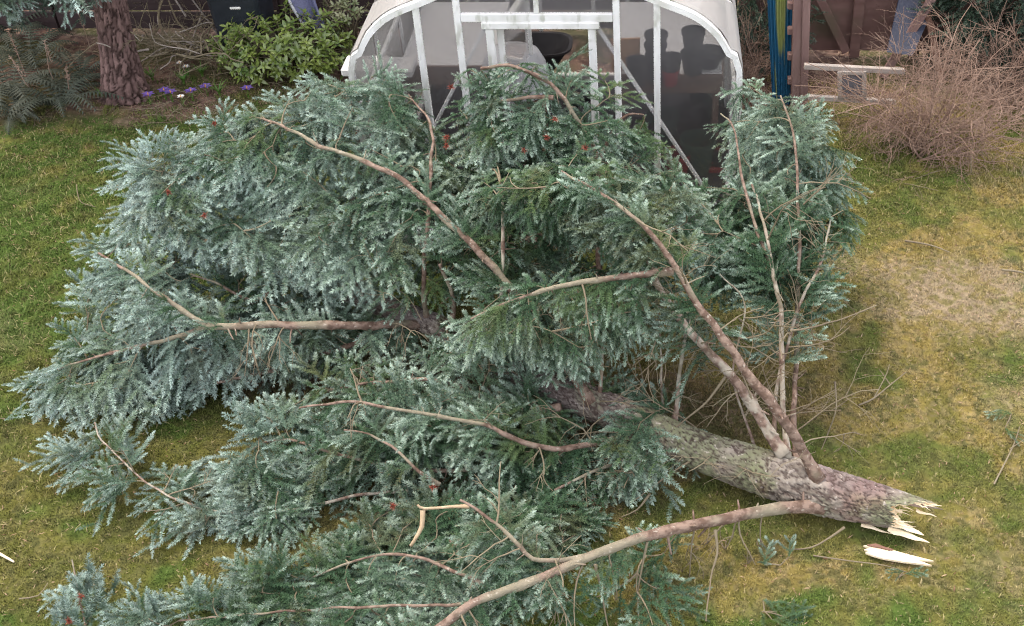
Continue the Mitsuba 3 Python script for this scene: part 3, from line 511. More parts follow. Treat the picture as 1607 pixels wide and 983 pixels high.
loose_sprig(1585, 655, 2, 'small bluish fir sprig at the right edge of the lawn', .06, 14, .6)
loose_sprig(6, 655, 2, 'pale bluish fir sprig at the left edge of the lawn', .04, 15, .6)
loose_sprig(1410, 905, 2, 'tiny fir sprig on the moss below the pale splinter', .06, 16, .4)

# ------------------------------------------------------------------ the greenhouse
P_('m_sheet_black', (.022, .022, .026), .55, spec=.4)
P_('m_pot_black', mikit.proc(lambda p, n, uv: mix((.018, .017, .020), (.05, .046, .05), fbm(p.x * 12, p.y * 12, p.z * 12, 2))), .45, spec=.4)
P_('m_pot_green', (.03, .06, .045), .5); P_('m_pot_red', (.22, .02, .025), .5); P_('m_terracotta', mikit.proc(lambda p, n, uv: mix((.38, .19, .08), (.52, .30, .15), fbm(p.x * 9, p.y * 9, p.z * 9, 2))), .8)
P_('m_bench_wood', mikit.proc(lambda p, n, uv: mix((.11, .07, .055), (.20, .13, .10), fbm(p.x * 4, p.y * 30, p.z * 30, 2))), .8)
P_('m_tray_white', (.60, .59, .59), .5); P_('m_grey_plastic', (.50, .51, .54), .45)
haze = lambda k, w, milk, dt: scene.__setitem__(k, {'type': 'blendbsdf', 'weight': w, 'a': {'type': 'thindielectric', 'int_ior': 1.5},
        'b': {'type': 'principledthin', 'base_color': {'type': 'rgb', 'value': milk}, 'roughness': .55, 'diff_trans': dt, 'spec_trans': 0.0}})
haze('m_pane', mikit.proc(lambda p, n, uv: .17 + .15 * smoothstep(.95, 1.5, p.z) + .06 * smoothstep(.4, .8, fbm(p.x * 5, p.y * 5, p.z * 2.2, 3))), (.36, .35, .375), .9)
haze('m_shell', .80, (.43, .42, .41), .42); haze('m_rear_pane', .55, (.34, .34, .32), .7)
YG, DG = 6.72, 2.25
GH = thing('greenhouse', 'white framed greenhouse with rounded translucent roof and open doorway', 'greenhouse')
CXP = 846
half = [(304, 150), (302, 110), (293, 80), (278, 52), (252, 27), (226, 13), (195, 1), (150, -17), (100, -31), (50, -39), (0, -42)]
R_ = np.array([atY(CXP + o, y, YG)[[0, 2]] for o, y in half]); Lh = np.array([atY(CXP - o, y, YG)[[0, 2]] for o, y in half])
cx = R_[-1, 0]; hw = (R_[:, 0] - cx + cx - Lh[:, 0]) / 2; hz = (R_[:, 1] + Lh[:, 1]) / 2; hw[0] = hw[1] = max(hw[0], hw[1])
prof = resample(np.vstack([[hw[1], .06], [hw[1], .5], np.c_[hw[1:], hz[1:]]]), .05)
prof = np.vstack([np.c_[cx + prof[:, 0], prof[:, 1]], np.c_[cx - prof[::-1, 0], prof[::-1, 1]][1:]])      # right foot over the top to the left foot
def arc_z(x): 
    h = prof[:len(prof) // 2 + 1]; return float(np.interp(-abs(x - cx), -(h[:, 0] - cx), h[:, 1]))
def bar_x(px, py=20): return atY(px, py, YG)[0]
def swept(profile, y, w, t, bsdf, name, parent):
    """A flat hoop following the profile, w deep along y, t thick."""
    p = np.c_[profile[:, 0], np.full(len(profile), y), profile[:, 1]]; tg = unit(np.gradient(p, axis=0)); nrm = np.cross(tg, [0, 1.0, 0]); Y_ = np.array([0, w / 2, 0])
    ring = np.stack([p - Y_, p + Y_, p + Y_ + nrm * t, p - Y_ + nrm * t], 1).reshape(-1, 3); n = len(p)
    F = [[4 * i + k, 4 * i + (k + 1) % 4, 4 * i + 4 + (k + 1) % 4, 4 * i + 4 + k] for i in range(n - 1) for k in range(4)] + [[0, 3, 2, 1], [4 * n - 4, 4 * n - 3, 4 * n - 2, 4 * n - 1]]
    m = trimesh.Trimesh(*meshkit.arrays((ring, np.array(F)))[:2], process=False); m.fix_normals(); return obj(name, m, bsdf, parent, 40)
for i, y in enumerate((YG, YG + DG / 3, YG + 2 * DG / 3, YG + DG)):
    swept(prof, y, .055 if i in (0, 3) else .03, .035 if i in (0, 3) else .018, 'm_white', 'hoop', GH)
n = len(prof); ys = [YG + .03 + (DG - .06) * k / 9 for k in range(10)]
for s in range(3):
    for a, b in ((0, n // 2), (n // 2, n - 1)):
        q = prof[a:b + 1] - 0; q = cx + (q[:, 0] - cx) * 1.006, q[:, 1] + .006; m = len(q[0]); y0, y1 = YG + DG * s / 3 + .018, YG + DG * (s + 1) / 3 - .018
        V = np.vstack([np.c_[q[0], np.full(m, y0), q[1]], np.c_[q[0], np.full(m, y1), q[1]]]); i = np.arange(m - 1)
        obj('roof_panel', (V, np.stack([i, i + 1, m + i + 1, m + i], 1)), 'm_shell', GH, True)
rpx = bar_x
BX = [bar_x(v) for v in (653, 717, 766, 928, 967, 1031)]; XL, XR = cx - hw[1], cx + hw[1]
Zh = atY(847, 27, YG)[2]
def upright(x, y, z0, z1, w=.042, t=.035): obj('post', boxm((w, t, z1 - z0), (x, y, (z0 + z1) / 2), .004), 'm_white', GH, False)
def face(y, front):
    for k, x in enumerate(BX):
        if k in (0, 1, 4, 5): upright(x, y, .06, arc_z(x) - .005, .040 if front else .03)
    ztop = Zh if front else Zh
    obj('header', boxm((BX[4] - BX[1] - .044, .04, .05), ((BX[4] + BX[1]) / 2, y, ztop), .004), 'm_white', GH, False)
    obj('header', boxm((BX[3] - BX[2] + .09, .036, .042), ((BX[2] + BX[3]) / 2, y - .012, ztop - .045), .004), 'm_white', GH, False) if front else None
    upright((BX[1] + BX[4]) / 2, y, ztop + .026, arc_z(cx) - .005, .03)
    if front:
        for x in (BX[2], BX[3]): upright(x, y, .06, ztop - .066, .048)
    else: upright((BX[1] + BX[4]) / 2 - .22, y, .06, ztop - .026, .03); upright((BX[1] + BX[4]) / 2 + .2, y, .06, ztop - .026, .03)
    for xa, xb in ((XL, BX[1]), (BX[4], XR)) + (() if front else ((BX[1], BX[4]),)):
        obj('sill', boxm((xb - xa - .05, .05, .06), ((xa + xb) / 2, y, .035), .005), 'm_white', GH, False)
    for sx, x0, x1 in ((1, BX[3] + .02, XR - .05), (-1, BX[2] - .02, XL + .05)):                       # diagonal braces
        obj('brace', bar((x0, y + .035, ztop - .06), (x1, y + .035, .09), .02, .034, (0, -1, 0)), 'm_white', GH, False)
    xs = [XL + .01] + BX[:2] + ([BX[2], BX[3]] if front else []) + BX[4:] + [XR - .01]
    for a, b in zip(xs[:-1], xs[1:]):
        if front and a == BX[2]: continue
        mid = BX[1] <= a and b <= BX[4]; top = [(x, (ztop if mid else arc_z(x) - .004)) for x in np.linspace(b, a, 14)]
        pg = Polygon([(a, .05), (b, .05)] + top); v, f = trimesh.creation.triangulate_polygon(pg, engine='earcut')
        obj('pane', trimesh.Trimesh(np.c_[v[:, 0], np.full(len(v), y + .004), v[:, 1]], f, process=False), 'm_pane', GH, False)
    for a, b in ((BX[1], cx), (cx, BX[4])):
        pg = Polygon([(a, ztop), (b, ztop)] + [(x, arc_z(x) - .004) for x in np.linspace(b, a, 10)]); v, f = trimesh.creation.triangulate_polygon(pg, engine='earcut')
        obj('pane', trimesh.Trimesh(np.c_[v[:, 0], np.full(len(v), y + .004), v[:, 1]], f, process=False), 'm_pane', GH, False)
face(YG, True); face(YG + DG, False)
for x in (XL + .02, XR - .02): obj('side_sill', boxm((.04, DG - .06, .06), (x, YG + DG / 2, .035), .005), 'm_white', GH, False); obj('side_rail', boxm((.025, DG - .06, .03), (x, YG + DG / 2, .95), .004), 'm_white', GH, False)
# the door leaf, swung inwards
D = obj('door', cat([bar(p, q, .04, .03, (0, 0, 1) if abs(p[2] - q[2]) < .1 else (0, 1, 0)) for p, q in
    [((BX[2] + .055, YG + .05, .1), (BX[2] + .055, YG + .05, Zh - .08)), ((BX[2] + .16, YG + .58, .1), (BX[2] + .16, YG + .58, Zh - .08))] +
    [((BX[2] + .06, YG + .07, z), (BX[2] + .155, YG + .56, z)) for z in (.12, .7, Zh - .1)]]), 'm_white', GH, False, label='narrow white framed door swung inwards')
V = np.array([(BX[2] + .055, YG + .05, .12), (BX[2] + .16, YG + .58, .12), (BX[2] + .16, YG + .58, Zh - .1), (BX[2] + .055, YG + .05, Zh - .1)]); obj('pane', (V, np.array([[0, 1, 2, 3]])), 'm_pane', D, False)

# ------------------------------------------------------------------ inside the greenhouse
single('ground_sheet', boxm((XR - XL - .12, DG - .12, .006), (cx, YG + DG / 2, .028)), 'm_sheet_black', 'black weed sheet covering the greenhouse floor', 'ground sheet', smooth=False)
def bench(x0, x1, y0, y1, z, label):
    k = thing('potting_bench', label, 'bench')
    obj('top', boxm((x1 - x0, y1 - y0, .02), ((x0 + x1) / 2, (y0 + y1) / 2, z), .004), 'm_tray_white', k, False)
    obj('front_board', boxm((x1 - x0, .02, .14), ((x0 + x1) / 2, y0 - .011, z - .062), .003), 'm_bench_wood', k, False)
    for x in (x0 + .04, x1 - .04):
        for y in (y0 + .04, y1 - .04): obj('leg', boxm((.045, .045, z - .05), (x, y, .031 + (z - .05) / 2), .003), 'm_bench_wood', k, False)
bench(-.33, XR - .07, 7.62, 8.82, .74, 'white topped potting bench on the right inside the greenhouse'); bench(XL + .07, -1.18, 7.75, 8.82, .74, 'white topped potting bench on the left inside the greenhouse')
def pot(p, r, h, bsdf, label, group=None, name='plant_pot'):
    pr = [(0, 0), (r * .74, 0), (r * .95, h * .82), (r * .95, h * .84), (r * 1.02, h * .84), (r * 1.03, h), (r * .96, h), (r * .90, h * .8), (r * .7, .012), (0, .012)]
    m = lathe(pr, 26); m.apply_translation(p); return single(name, m, bsdf, label, 'plant pot', group, 40)
b = .752
def onb(px, py): return atZ(px, py, b)
gs, gf = 'black pots stacked on the right bench', 'dark pots standing in the shade on the greenhouse floor'
p = onb(1087, 113); pot(p, .085, .15, 'm_pot_black', 'lower black pot of the pair standing at the right end of the bench'); pot(p + [0, 0, .152], .080, .16, 'm_pot_black', 'upper black pot of the pair standing at the right end of the bench')
p = onb(1112, 104); m = lathe([(0, 0), (.06, 0), (.115, .10), (.12, .10), (.118, .112), (.108, .112), (.055, .01), (0, .01)], 26); m.apply_translation(p); single('bowl_planter', m, 'm_pot_black', 'wide black bowl planter beside the pair of black pots', 'planter', smooth=40)
p = onb(1000, 134); pot(p, .07, .13, 'm_pot_black', 'lower black pot nearest the door on the right bench'); pot(p + [0.005, 0, .06], .078, .13, 'm_pot_black', 'black pot nested in the pot nearest the door on the right bench')
p = onb(1029, 128)
for i in range(4): pot(p + [.004 * (i % 2), 0, .075 * i], .072 + .002 * i, .13, 'm_pot_black', ['lowest', 'second lowest', 'third', 'topmost'][i] + ' black pot of the tall stack behind the thin white post')
p = onb(1052, 132); pot(p, .06, .11, 'm_pot_red', 'small red pot at the middle of the right bench'); pot(p + [.01, .02, .05], .066, .15, 'm_pot_black', 'black pot standing in the small red pot')
rq = rng_(21); k = 0
for px, py, r, h, c, lab in [(1000, 230, .13, .24, 'black', 'black pot on the greenhouse floor nearest the door frame'), (1040, 215, .12, .26, 'green', 'tall dark green pot on the floor behind the thin white post'), (1075, 200, .13, .2, 'black', 'black pot on the floor directly right of the thin white post'),
        (1112, 205, .14, .22, 'black', 'widest black pot on the floor behind the right pane'), (1130, 250, .12, .2, 'black', 'black floor pot in the right front corner of the greenhouse'), (1095, 255, .13, .26, 'green', 'tall dark green pot near the front of the right pane'), (1062, 262, .10, .18, 'red', 'red pot in the shade low behind the right pane'),
        (1020, 262, .12, .2, 'black', 'black pot on the floor behind the white diagonal brace'), (1128, 190, .12, .2, 'green', 'squat dark green pot under the bench by the right wall'), (1100, 160, .1, .2, 'black', 'small black pot far back under the right bench')]:
    p = atZ(px, py + 12, .032); p[1] = min(p[1], YG + DG - .2); pot(p, r, h, 'm_pot_' + c, lab)
for i, (px, py) in enumerate([(1115, 262), (1118, 248)]):
    single('seed_tray', boxm((.26, .18, .05), atZ(px, py + 8, .06 + .06 * i) + [0, .1, 0], .01), 'm_pot_red', ['lower', 'upper'][i] + ' red seed tray at the foot of the right pane', 'seed tray', smooth=False)
m = boxm((.20, .015, .26), bev=.003); m.apply_transform(mat(onb(982, 112) + [0, 0, .13], [1, .1, 0], [0, -.2, 1])); single('clay_board', m, 'm_terracotta', 'orange brown board standing on the bench behind the pots', 'board', smooth=False)
for i, (px, py) in enumerate([(618, 112), (575, 110)]): single('white_tray', boxm((.30, .22, .06), onb(px, py) + [0, 0, .03], .012), 'm_tray_white', ['white tray on the left bench near the post', 'white tray at the far left end of the left bench'][i], 'tray', smooth=False)
# wheelbarrow: black tray seen through the doorway
WB = thing('wheelbarrow', 'black wheelbarrow parked inside the greenhouse doorway', 'wheelbarrow'); c = atY(836, 84, 8.0)
def tub_ring(cx_, cy_, z, a, bq, n=32): t = np.arange(n) * 2 * PI / n; e = 2 / 3.2; f = lambda u: np.sign(u) * np.abs(u) ** e; return np.stack([cx_ + a * f(np.cos(t)), cy_ + bq * f(np.sin(t)), np.full(n, z)], 1)
rr_ = [tub_ring(c[0] + .0, c[1], c[2] - .13, .14, .11), tub_ring(c[0] + .03, c[1], c[2] + .06, .235, .18), tub_ring(c[0] + .035, c[1], c[2] + .065, .255, .195), tub_ring(c[0] + .035, c[1], c[2] + .08, .255, .195), tub_ring(c[0] + .03, c[1], c[2] + .075, .235, .178), tub_ring(c[0], c[1], c[2] - .11, .13, .10)]
rr_[1][:, 2] += .0; n = 32; j = np.arange(n); F = [[k * n + q, k * n + (q + 1) % n, (k + 1) * n + (q + 1) % n, (k + 1) * n + q] for k in range(5) for q in range(n)]
V = np.vstack(rr_ + [[[c[0], c[1], c[2] - .13]], [[c[0], c[1], c[2] - .11]]]); Ft = [[6 * n, (q + 1) % n, q, q] for q in range(n)] + [[6 * n + 1, 5 * n + q, 5 * n + (q + 1) % n, 5 * n + (q + 1) % n] for q in range(n)]
obj('tray', trimesh.Trimesh(V, np.vstack([meshkit.arrays((V, np.array(F)))[1], np.array(Ft)[:, :3]]), process=False), 'm_pot_black', WB, 40)
for s in (-1, 1):
    obj('handle', trimesh.Trimesh(*tube(np.array([c + [-.5, s * .2, .02], c + [-.1, s * .17, -.14], c + [.35, s * .06, -.3]]), .014, 10)[:2], process=False), 'm_bench_wood', WB, True)
    obj('leg', trimesh.Trimesh(*tube(np.array([c + [-.15, s * .17, -.15], c + [-.17, s * .18, -c[2] + .033]]), .012, 10)[:2], process=False), 'm_pot_black', WB, True)
w = trimesh.creation.torus(.15, .035, 24, 12); w.apply_transform(trimesh.transformations.rotation_matrix(PI / 2, [1, 0, 0])); w.apply_translation([c[0] + .4, c[1], .217]); obj('wheel', w, 'm_sheet_black', WB, True)
# pale tub upside down in front of it
c = atY(806, 92, 7.35); m = lathe([(0, .26), (.10, .255), (.17, .225), (.21, .15), (.235, 0), (.25, 0), (.25, -.02), (.22, -.02), (0, -.02)][::-1], 30); m.apply_translation(c - [0, 0, .18]); UT = single('upturned_tub', m, 'm_grey_plastic', 'pale grey upturned tub just inside the greenhouse doorway', 'tub', smooth=40)
m = boxm((.36, .36, c[2] - .235), (c[0], c[1], .032 + (c[2] - .235) / 2), .01); single('wooden_crate', m, 'm_bench_wood', 'brown crate beneath the pale upturned tub', 'crate', smooth=False)

# ------------------------------------------------------------------ fences
def plank_col(a, b_, k): return mikit.proc(lambda p, n, uv: mix(a, b_, fbm(p.x * k[0], p.y * 9, p.z * k[1], 3)))
P_('m_plank_dark', plank_col((.035, .024, .026), (.085, .062, .062), (3, 30)), .85, spec=.15)
P_('m_ply', mikit.proc(lambda p, n, uv: mix(mix((.12, .066, .060), (.20, .125, .112), fbm(p.x * 2.5, p.y, p.z * 16, 3)), (.09, .085, .055), smoothstep(.55, .75, fbm(p.x * 3, p.y * 3, p.z * 3 + 7, 3)) * .6)), .85, spec=.15)
P_('m_post', mikit.proc(lambda p, n, uv: mix((.17, .10, .095), (.29, .20, .185), fbm(p.x * 40, p.y * 40, p.z * 2.5, 3))), .85, spec=.15)
P_('m_grey_wood', mikit.proc(lambda p, n, uv: mix((.27, .24, .22), (.52, .46, .42), fbm(p.x * 7, p.y * 30, p.z * 22, 3))), .85, spec=.15)
FB = thing('board_fence', 'dark weathered board fence along the back of the garden', 'fence'); rf = rng_(51)
for z in np.arange(.06, 1.75, .165):
    for x0 in np.arange(-7.2, .6, 1.95): obj('board', boxm((1.93, .022 + .004 * rf.random(), .150), (x0 + .97, 9.85 + rf.uniform(-.006, .006), z + .075), .003), 'm_plank_dark', FB, False)
for x0 in np.arange(-7.2, .7, 1.95): obj('post', boxm((.09, .09, 1.9), (x0, 9.92, .95), .004), 'm_plank_dark', FB, False)
FP = thing('panel_fence', 'brown plywood panels closing the garden at the right rear', 'fence')
xa = [.62, 1.62, 2.12, 3.05, 4.1, 5.2]
for a, b_ in zip(xa[:-1], xa[1:]): obj('panel', boxm((b_ - a - .012, .018, 1.75), ((a + b_) / 2, 9.42 + rf.uniform(-.015, .015), .93), .002), 'm_ply', FP, False)
for x in xa[1:4]: obj('upright', boxm((.085, .05, 1.8), (x - .01, 9.375, .92), .003), 'm_ply', FP, False)
obj('brace', bar(atY(1282, -12, 9.33), atY(1328, 82, 9.32), .07, .03, (0, -1, .2)), 'm_ply', FP, False)
# blue corrugated sheet and the post with cleats
def sheet_blue(p, n, uv):
    y_ = smoothstep(.42, .58, fbm(uv.x * 5, uv.y * 2.2, 3., 3) + .30 * dr.exp(-dr.square((uv.x - .48) / .26) - dr.square((uv.y - .82) / .36)) - .10) * smoothstep(.14, .22, uv.x) * smoothstep(.86, .72, uv.x)
    return mix(mix((.008, .075, .165), (.02, .13, .24), fbm(uv.x * 40, uv.y * 6, 0, 2)), (.33, .35, .075), y_ * .8)
P_('m_blue_sheet', mikit.proc(sheet_blue), .45, spec=.5)
c0, c1 = atZ(1222, 150, 0.0), None; c0[1] = 8.55; zt = 1.15; xl0, xr0 = atY(1214, 140, 8.55)[0], atY(1242, 140, 8.55)[0]; xl1, xr1 = atY(1203, 0, 8.55)[0], atY(1247, 0, 8.55)[0]
nu, nv = 72, 8; uu, vv = np.meshgrid(np.linspace(0, 1, nu), np.linspace(0, 1, nv), indexing='ij'); zz = vv * 1.5
L0, R0 = xl0 + (xl1 - xl0) * zz / .95, xr0 + (xr1 - xr0) * zz / .95; V = np.stack([L0 + (R0 - L0) * uu, 8.55 + .10 * vv + .010 * np.clip(2.5 * np.sin(uu * 2 * PI * 7.5), -1, 1), zz + .01], -1).reshape(-1, 3)
i, j = np.meshgrid(np.arange(nu - 1), np.arange(nv - 1), indexing='ij'); A = i * nv + j; F = np.stack([A, A + nv, A + nv + 1, A + 1], -1).reshape(-1, 4)
V2 = np.vstack([V, V + [0, .004, 0]]); F2 = np.vstack([F, F[:, ::-1] + len(V)])
obj('corrugated_sheet', trimesh.Trimesh(*meshkit.arrays((V2, F2))[:2], process=False), 'm_blue_sheet', None, True, uv=np.tile(np.stack([uu, vv], -1).reshape(-1, 2), (2, 1))); labels['corrugated_sheet'] = {'label': 'tall blue corrugated sheet smeared with yellow paint beside the post', 'category': 'corrugated sheet'}
PO = thing('wooden_post', 'upright reddish wooden post with short cleats on its left side', 'post'); pb, pt = atY(1254, 165, 8.5), atY(1258, 0, 8.5); dx = (pt[0] - pb[0]) / (pt[2] - pb[2])
obj('shaft', bar([pb[0], 8.5, 0.0], [pb[0] + dx * 1.9, 8.5, 1.9], .125, .10, (0, -1, 0)), 'm_post', PO, False); obj('face_board', bar([pb[0] + .03, 8.44, 0.0], [pb[0] + .03 + dx * 1.9, 8.44, 1.9], .055, .02, (0, -1, 0)), 'm_post', PO, False)
for py in (8, 48, 88, 126, -34): q = atY(1243, py, 8.52); obj('cleat', boxm((.07, .06, .05), q, .004), 'm_post', PO, False)
# old white hatch frame on the ground
HF = thing('hutch_front', 'weathered white timber hutch front with a small wire window by the bare shrub', 'hutch front'); fy = 8.30
w = lambda px, py: atY(px, py, fy)
for p, q, wd in [((1262, 104), (1420, 112), .040), ((1268, 153), (1405, 160), .034)]: obj('rail', bar(w(*p), w(*q), .04, wd, (0, 0, 1)), 'm_grey_wood', HF, False)
for p, q in [((1317, 110), (1318, 152)), ((1355, 110), (1356, 154))]: obj('stile', bar(w(*p) + [0, -.026, 0], w(*q) + [0, -.026, 0], .035, .012, (0, -1, 0)), 'm_grey_wood', HF, False)
for p, q in [((1319, 112), (1354, 113)), ((1319, 149), (1354, 150))]: obj('cross_rail', bar(w(*p) + [.005, -.028, 0], w(*q) + [-.005, -.028, 0], .012, .03, (0, 0, 1)), 'm_grey_wood', HF, False)
P_('m_wire', (.16, .155, .18), .5, spec=.4); a, b_ = w(1320, 114), w(1353, 149)
obj('wire_window', boxm((b_[0] - a[0], .008, a[2] - b_[2]), ((a + b_) / 2 - [0, .012, 0]), .001), 'm_wire', HF, False)
# leaning blue board and grey plank
P_('m_blue_board', mikit.proc(lambda p, n, uv: mix((.02, .028, .055), (.05, .06, .10), fbm(p.x * 5, p.y * 5, p.z * 5, 3))), .6)
c = [atY(1392, 82, 8.95), atY(1432, 88, 8.85), atY(1476, -12, 9.25), atY(1414, -14, 9.3)]; V = np.array(c + [q + [0, .02, .006] for q in c]); 
single('blue_board', trimesh.convex.convex_hull(V), 'm_blue_board', 'dull blue sheet leaning on the brown fence behind the bare shrub', 'sheet', smooth=False)
single('leaning_plank', bar(atZ(1385, 122, .02), atY(1468, -10, 9.05), .07, .03, (0, -1, .3)), 'm_post', 'weathered plank leaning across the dull blue sheet', 'plank', smooth=False)
single('leaning_plank', bar(atZ(1478, 128, .02), atY(1448, -12, 9.15), .05, .03, (0, -1, .3)), 'm_raw_bark', 'thin reddish slat leaning among the shrub stems', 'slat', smooth=False)

# ------------------------------------------------------------------ plants of the garden
P_('m_shrub', mikit.proc(lambda p, n, uv: mix((.17, .11, .09), (.38, .27, .215), fbm(p.x * 6, p.y * 6, p.z * 6, 2))), .85, spec=.15)
P_('m_bud', (.42, .27, .24), .7)
def bare_shrub(c, label, n, L, lean, seed, rad=.06, r=.006, depth=3):
    k = thing('bare_shrub', label, 'shrub'); q = rng_(seed); tw = []
    for i in range(n):
        a = q.uniform(0, 2 * PI); d = unit(np.array([math.cos(a) * lean[0] + lean[2], math.sin(a) * lean[1], q.uniform(.45, 1.5)])); ll = L * q.uniform(.6, 1.15)
        P = [c + np.r_[q.normal(0, rad, 2), -.02]]; v = d
        for s in range(7): v = unit(v + q.normal(0, .12, 3) + [0, 0, -.06]); P.append(P[-1] + v * ll / 7)
        P = np.array(P); P[:, 2] = np.maximum(P[:, 2], -.02); V, F, U = tube(resample(P, .04), np.linspace(r * q.uniform(.8, 1.4), r * .4, len(resample(P, .04))), 6)
        obj('stem', trimesh.Trimesh(V, F, process=False), 'm_shrub', k, True, uv=U)
        for f in q.uniform(.2, 1, 11):
            s = int(f * 6); fan(P[s], unit(P[s + 1] - P[s]) + q.normal(0, 1.0, 3), ll * q.uniform(.22, .48), r * .5, depth - 1, q, tw, -.03)
    tubes('twigs', tw, 'm_shrub', k); labels[k + '__twigs'] = {'kind': 'stuff'}
    return k
bare_shrub(atZ(1445, 238, 0), 'large leafless reddish shrub spreading over the right rear lawn', 36, 1.05, (.72, .5, .18), 61)
bare_shrub(atZ(1570, 170, 0), 'leafless tangle of thin stems at the right edge below the evergreen', 22, 1.0, (.7, .5, 0), 62)
bare_shrub(atZ(1187, 132, 0) , 'dry pinkish twig thicket between the greenhouse and the blue sheet', 20, .62, (.22, .3, 0), 63, .07, .0045)
def brush_conifer(name, label, c, R3, n, seed, group='dark_spray', trunk_h=None):
    k = thing(name, label, 'evergreen'); q = rng_(seed); V, F, U = tube(np.array([c * [1, 1, 0] - [0, 0, .03], c, c + [0, 0, R3[2] * .9]]), [.05, .035, .012], 8); obj('trunk', trimesh.Trimesh(V, F, process=False), 'm_old_bark', k, True, uv=U); tw = []
    for i in range(n):
        d = unit(q.normal(size=3)); rr = q.random() ** .35; lump = .75 + .5 * float(meshkit.noise(d * 2.3 + seed)); p = c + d * R3 * rr * lump
        if p[2] < .06: p[2] = .06 + .1 * q.random()
        dv = unit(d * [1, 1, .5] + q.normal(0, .4, 3) + [0, 0, -.25]); inst(group, f'{k}__needles__{i+1:04d}', mat(p, dv, [0, 0, 1], q.uniform(.8, 1.3)))
        if i % 4 == 0: tw.append(tube(np.array([[c[0], c[1], p[2] * .7 + c[2] * .2], (p + c) / 2, p]), [.008, .005, .002], 4, False))
    tubes('branch', tw, 'm_twig', k); labels[k + '__needles'] = {'kind': 'stuff'}; labels[k + '__branch'] = {'kind': 'stuff'}
c = atZ(1590, 118, 0); brush_conifer('evergreen_shrub', 'dark evergreen bush filling the upper right corner', c + [.1, .15, .75], np.array([.75, .5, .85]), 430, 71)
c = atY(1180, 30, 9.5); brush_conifer('evergreen_shrub', 'dark evergreen bush in the gap right of the greenhouse', np.array([c[0] + .05, 9.35, .6]), np.array([.28, .25, .6]), 90, 72)

# the standing tree at the upper left
ST = thing('standing_fir_tree', 'upright fir with thick furrowed trunk at the upper left corner', 'tree')
B0, B1 = atZ(197, 150, 0), atY(172, 0, 8.95); dvec = (B1 - B0) / (B1[2] - B0[2])
P = np.array([B0 + dvec * z for z in np.r_[-.05, .04, np.arange(.12, 7.4, .12)]]); zs = P[:, 2]; rad = .135 * (1 - zs / 9) + .075 * np.exp(-np.maximum(zs, 0) / .16)
V, F, U = tube(resample(np.c_[P, rad], .012)[:, :3], resample(np.c_[P, rad], .012)[:, 3], 96, True); a = U[:, 0] * 2 * PI
core = U[:, 1]; cpt = np.stack([np.interp(core, np.r_[0, np.cumsum(np.linalg.norm(np.diff(P, axis=0), axis=1))], P[:, q]) for q in range(3)], 1); rd = V - cpt
pv, pc = bark_plates(U[:, 0], core, .9, (.042, .16), 23, .45); V = cpt + rd * (1 + .10 * (pv - .5) * (1 - pc) - .15 * pc + .16 * (meshkit.fbm(np.stack([np.cos(a) * 2, np.sin(a) * 2, core * 1.5], 1), 3) - .5))[:, None]
obj('trunk', trimesh.Trimesh(V, F, process=False), 'm_old_bark', ST, True, uv=np.stack([pv, pc], 1))
q = rng_(81); nsp = 0; tw = []
def hang_mass(poly, Ya, n):
    global nsp
    pg = Polygon(poly); x0, y0, x1, y1 = pg.bounds; k = 0
    while k < n:
        u = q.uniform([x0, y0], [x1, y1])
        if not pg.contains(Point(u)): continue
        p = atY(u[0], u[1], Ya + q.uniform(-.25, .25)); k += 1; nsp += 1
        inst('dark_spray' if q.random() < .6 else f'fir_spray_{q.integers(0, 7)}', f'{ST}__needles__{nsp:04d}', mat(p, unit(np.r_[q.normal(.5, .6), q.normal(-.3, .4), -.55 + q.normal(0, .3)]), [0, -.4, 1], q.uniform(.6, .95)))
        if k % 5 == 0: tw.append(tube(np.array([p, p + unit(P[12] - p) * .25 + [0, 0, .05], p + unit(P[12] - p) * .5 + [0, 0, .12]]), [.003, .005, .007], 4, False))
hang_mass([(-40, -40), (50, -50), (30, -12), (10, 2), (-40, -5)], 8.5, 30); hang_mass([(40, -50), (150, -60), (140, -35), (125, -16), (110, -6), (90, -14), (60, -25)], 8.5, 24); hang_mass([(140, -60), (-60, -60), (-60, -160), (140, -200)], 8.6, 50)
for i in range(420):
    z = q.uniform(1.8, 7.3); rr = (7.6 - z) * .30 * q.random() ** .5; a = q.uniform(0, 2 * PI); c = B0 + dvec * z; p = c + [math.cos(a) * rr, math.sin(a) * rr, -.25 * rr]; nsp += 1
    inst(f'fir_spray_{i % 7}', f'{ST}__needles__{nsp:04d}', mat(p, unit([math.cos(a), math.sin(a), -.35]), [0, 0, 1], 1.9)); tw.append(tube(np.array([c, (c + p) / 2, p]), [.012, .008, .003], 4, False)) if i % 2 else None
V, F, U = join(tw); tubes('branches', tw, 'm_limb', ST); labels[ST + '__branches'] = {'kind': 'stuff'}; labels[ST + '__needles'] = {'kind': 'stuff'}

# broad-leaved bushes: the largest leaves are parts, the rest one part
def leaf(L, W, fold=.25, bend=.3):
    xs = np.linspace(0, 1, 6); hw_ = W / 2 * np.sin(PI * xs ** .8) ** .8; hw_[0] = hw_[-1] = .0008; V = []
    for x, h in zip(xs, hw_):
        z = -bend * L * x * x; V += [[x * L, -h, z + fold * h], [x * L, 0, z], [x * L, h, z + fold * h]]
    F = [[3 * i + k, 3 * i + k + 3, 3 * i + k + 4, 3 * i + k + 1] for i in range(5) for k in (0, 1)]; return np.array(V), np.array(F)
def leaf_mat(k, a, b_, rough): scene[k] = {'type': 'twosided', 'bsdf': {'type': 'principled', 'base_color': mikit.proc(lambda p, n, uv: mix(a, b_, fbm(p.x * 9, p.y * 9, p.z * 9, 2) * 1.1 + (cell_rand(p.x * 14, p.y * 14, p.z * 14) - .5) * .5)), 'roughness': rough, 'specular': .7}}
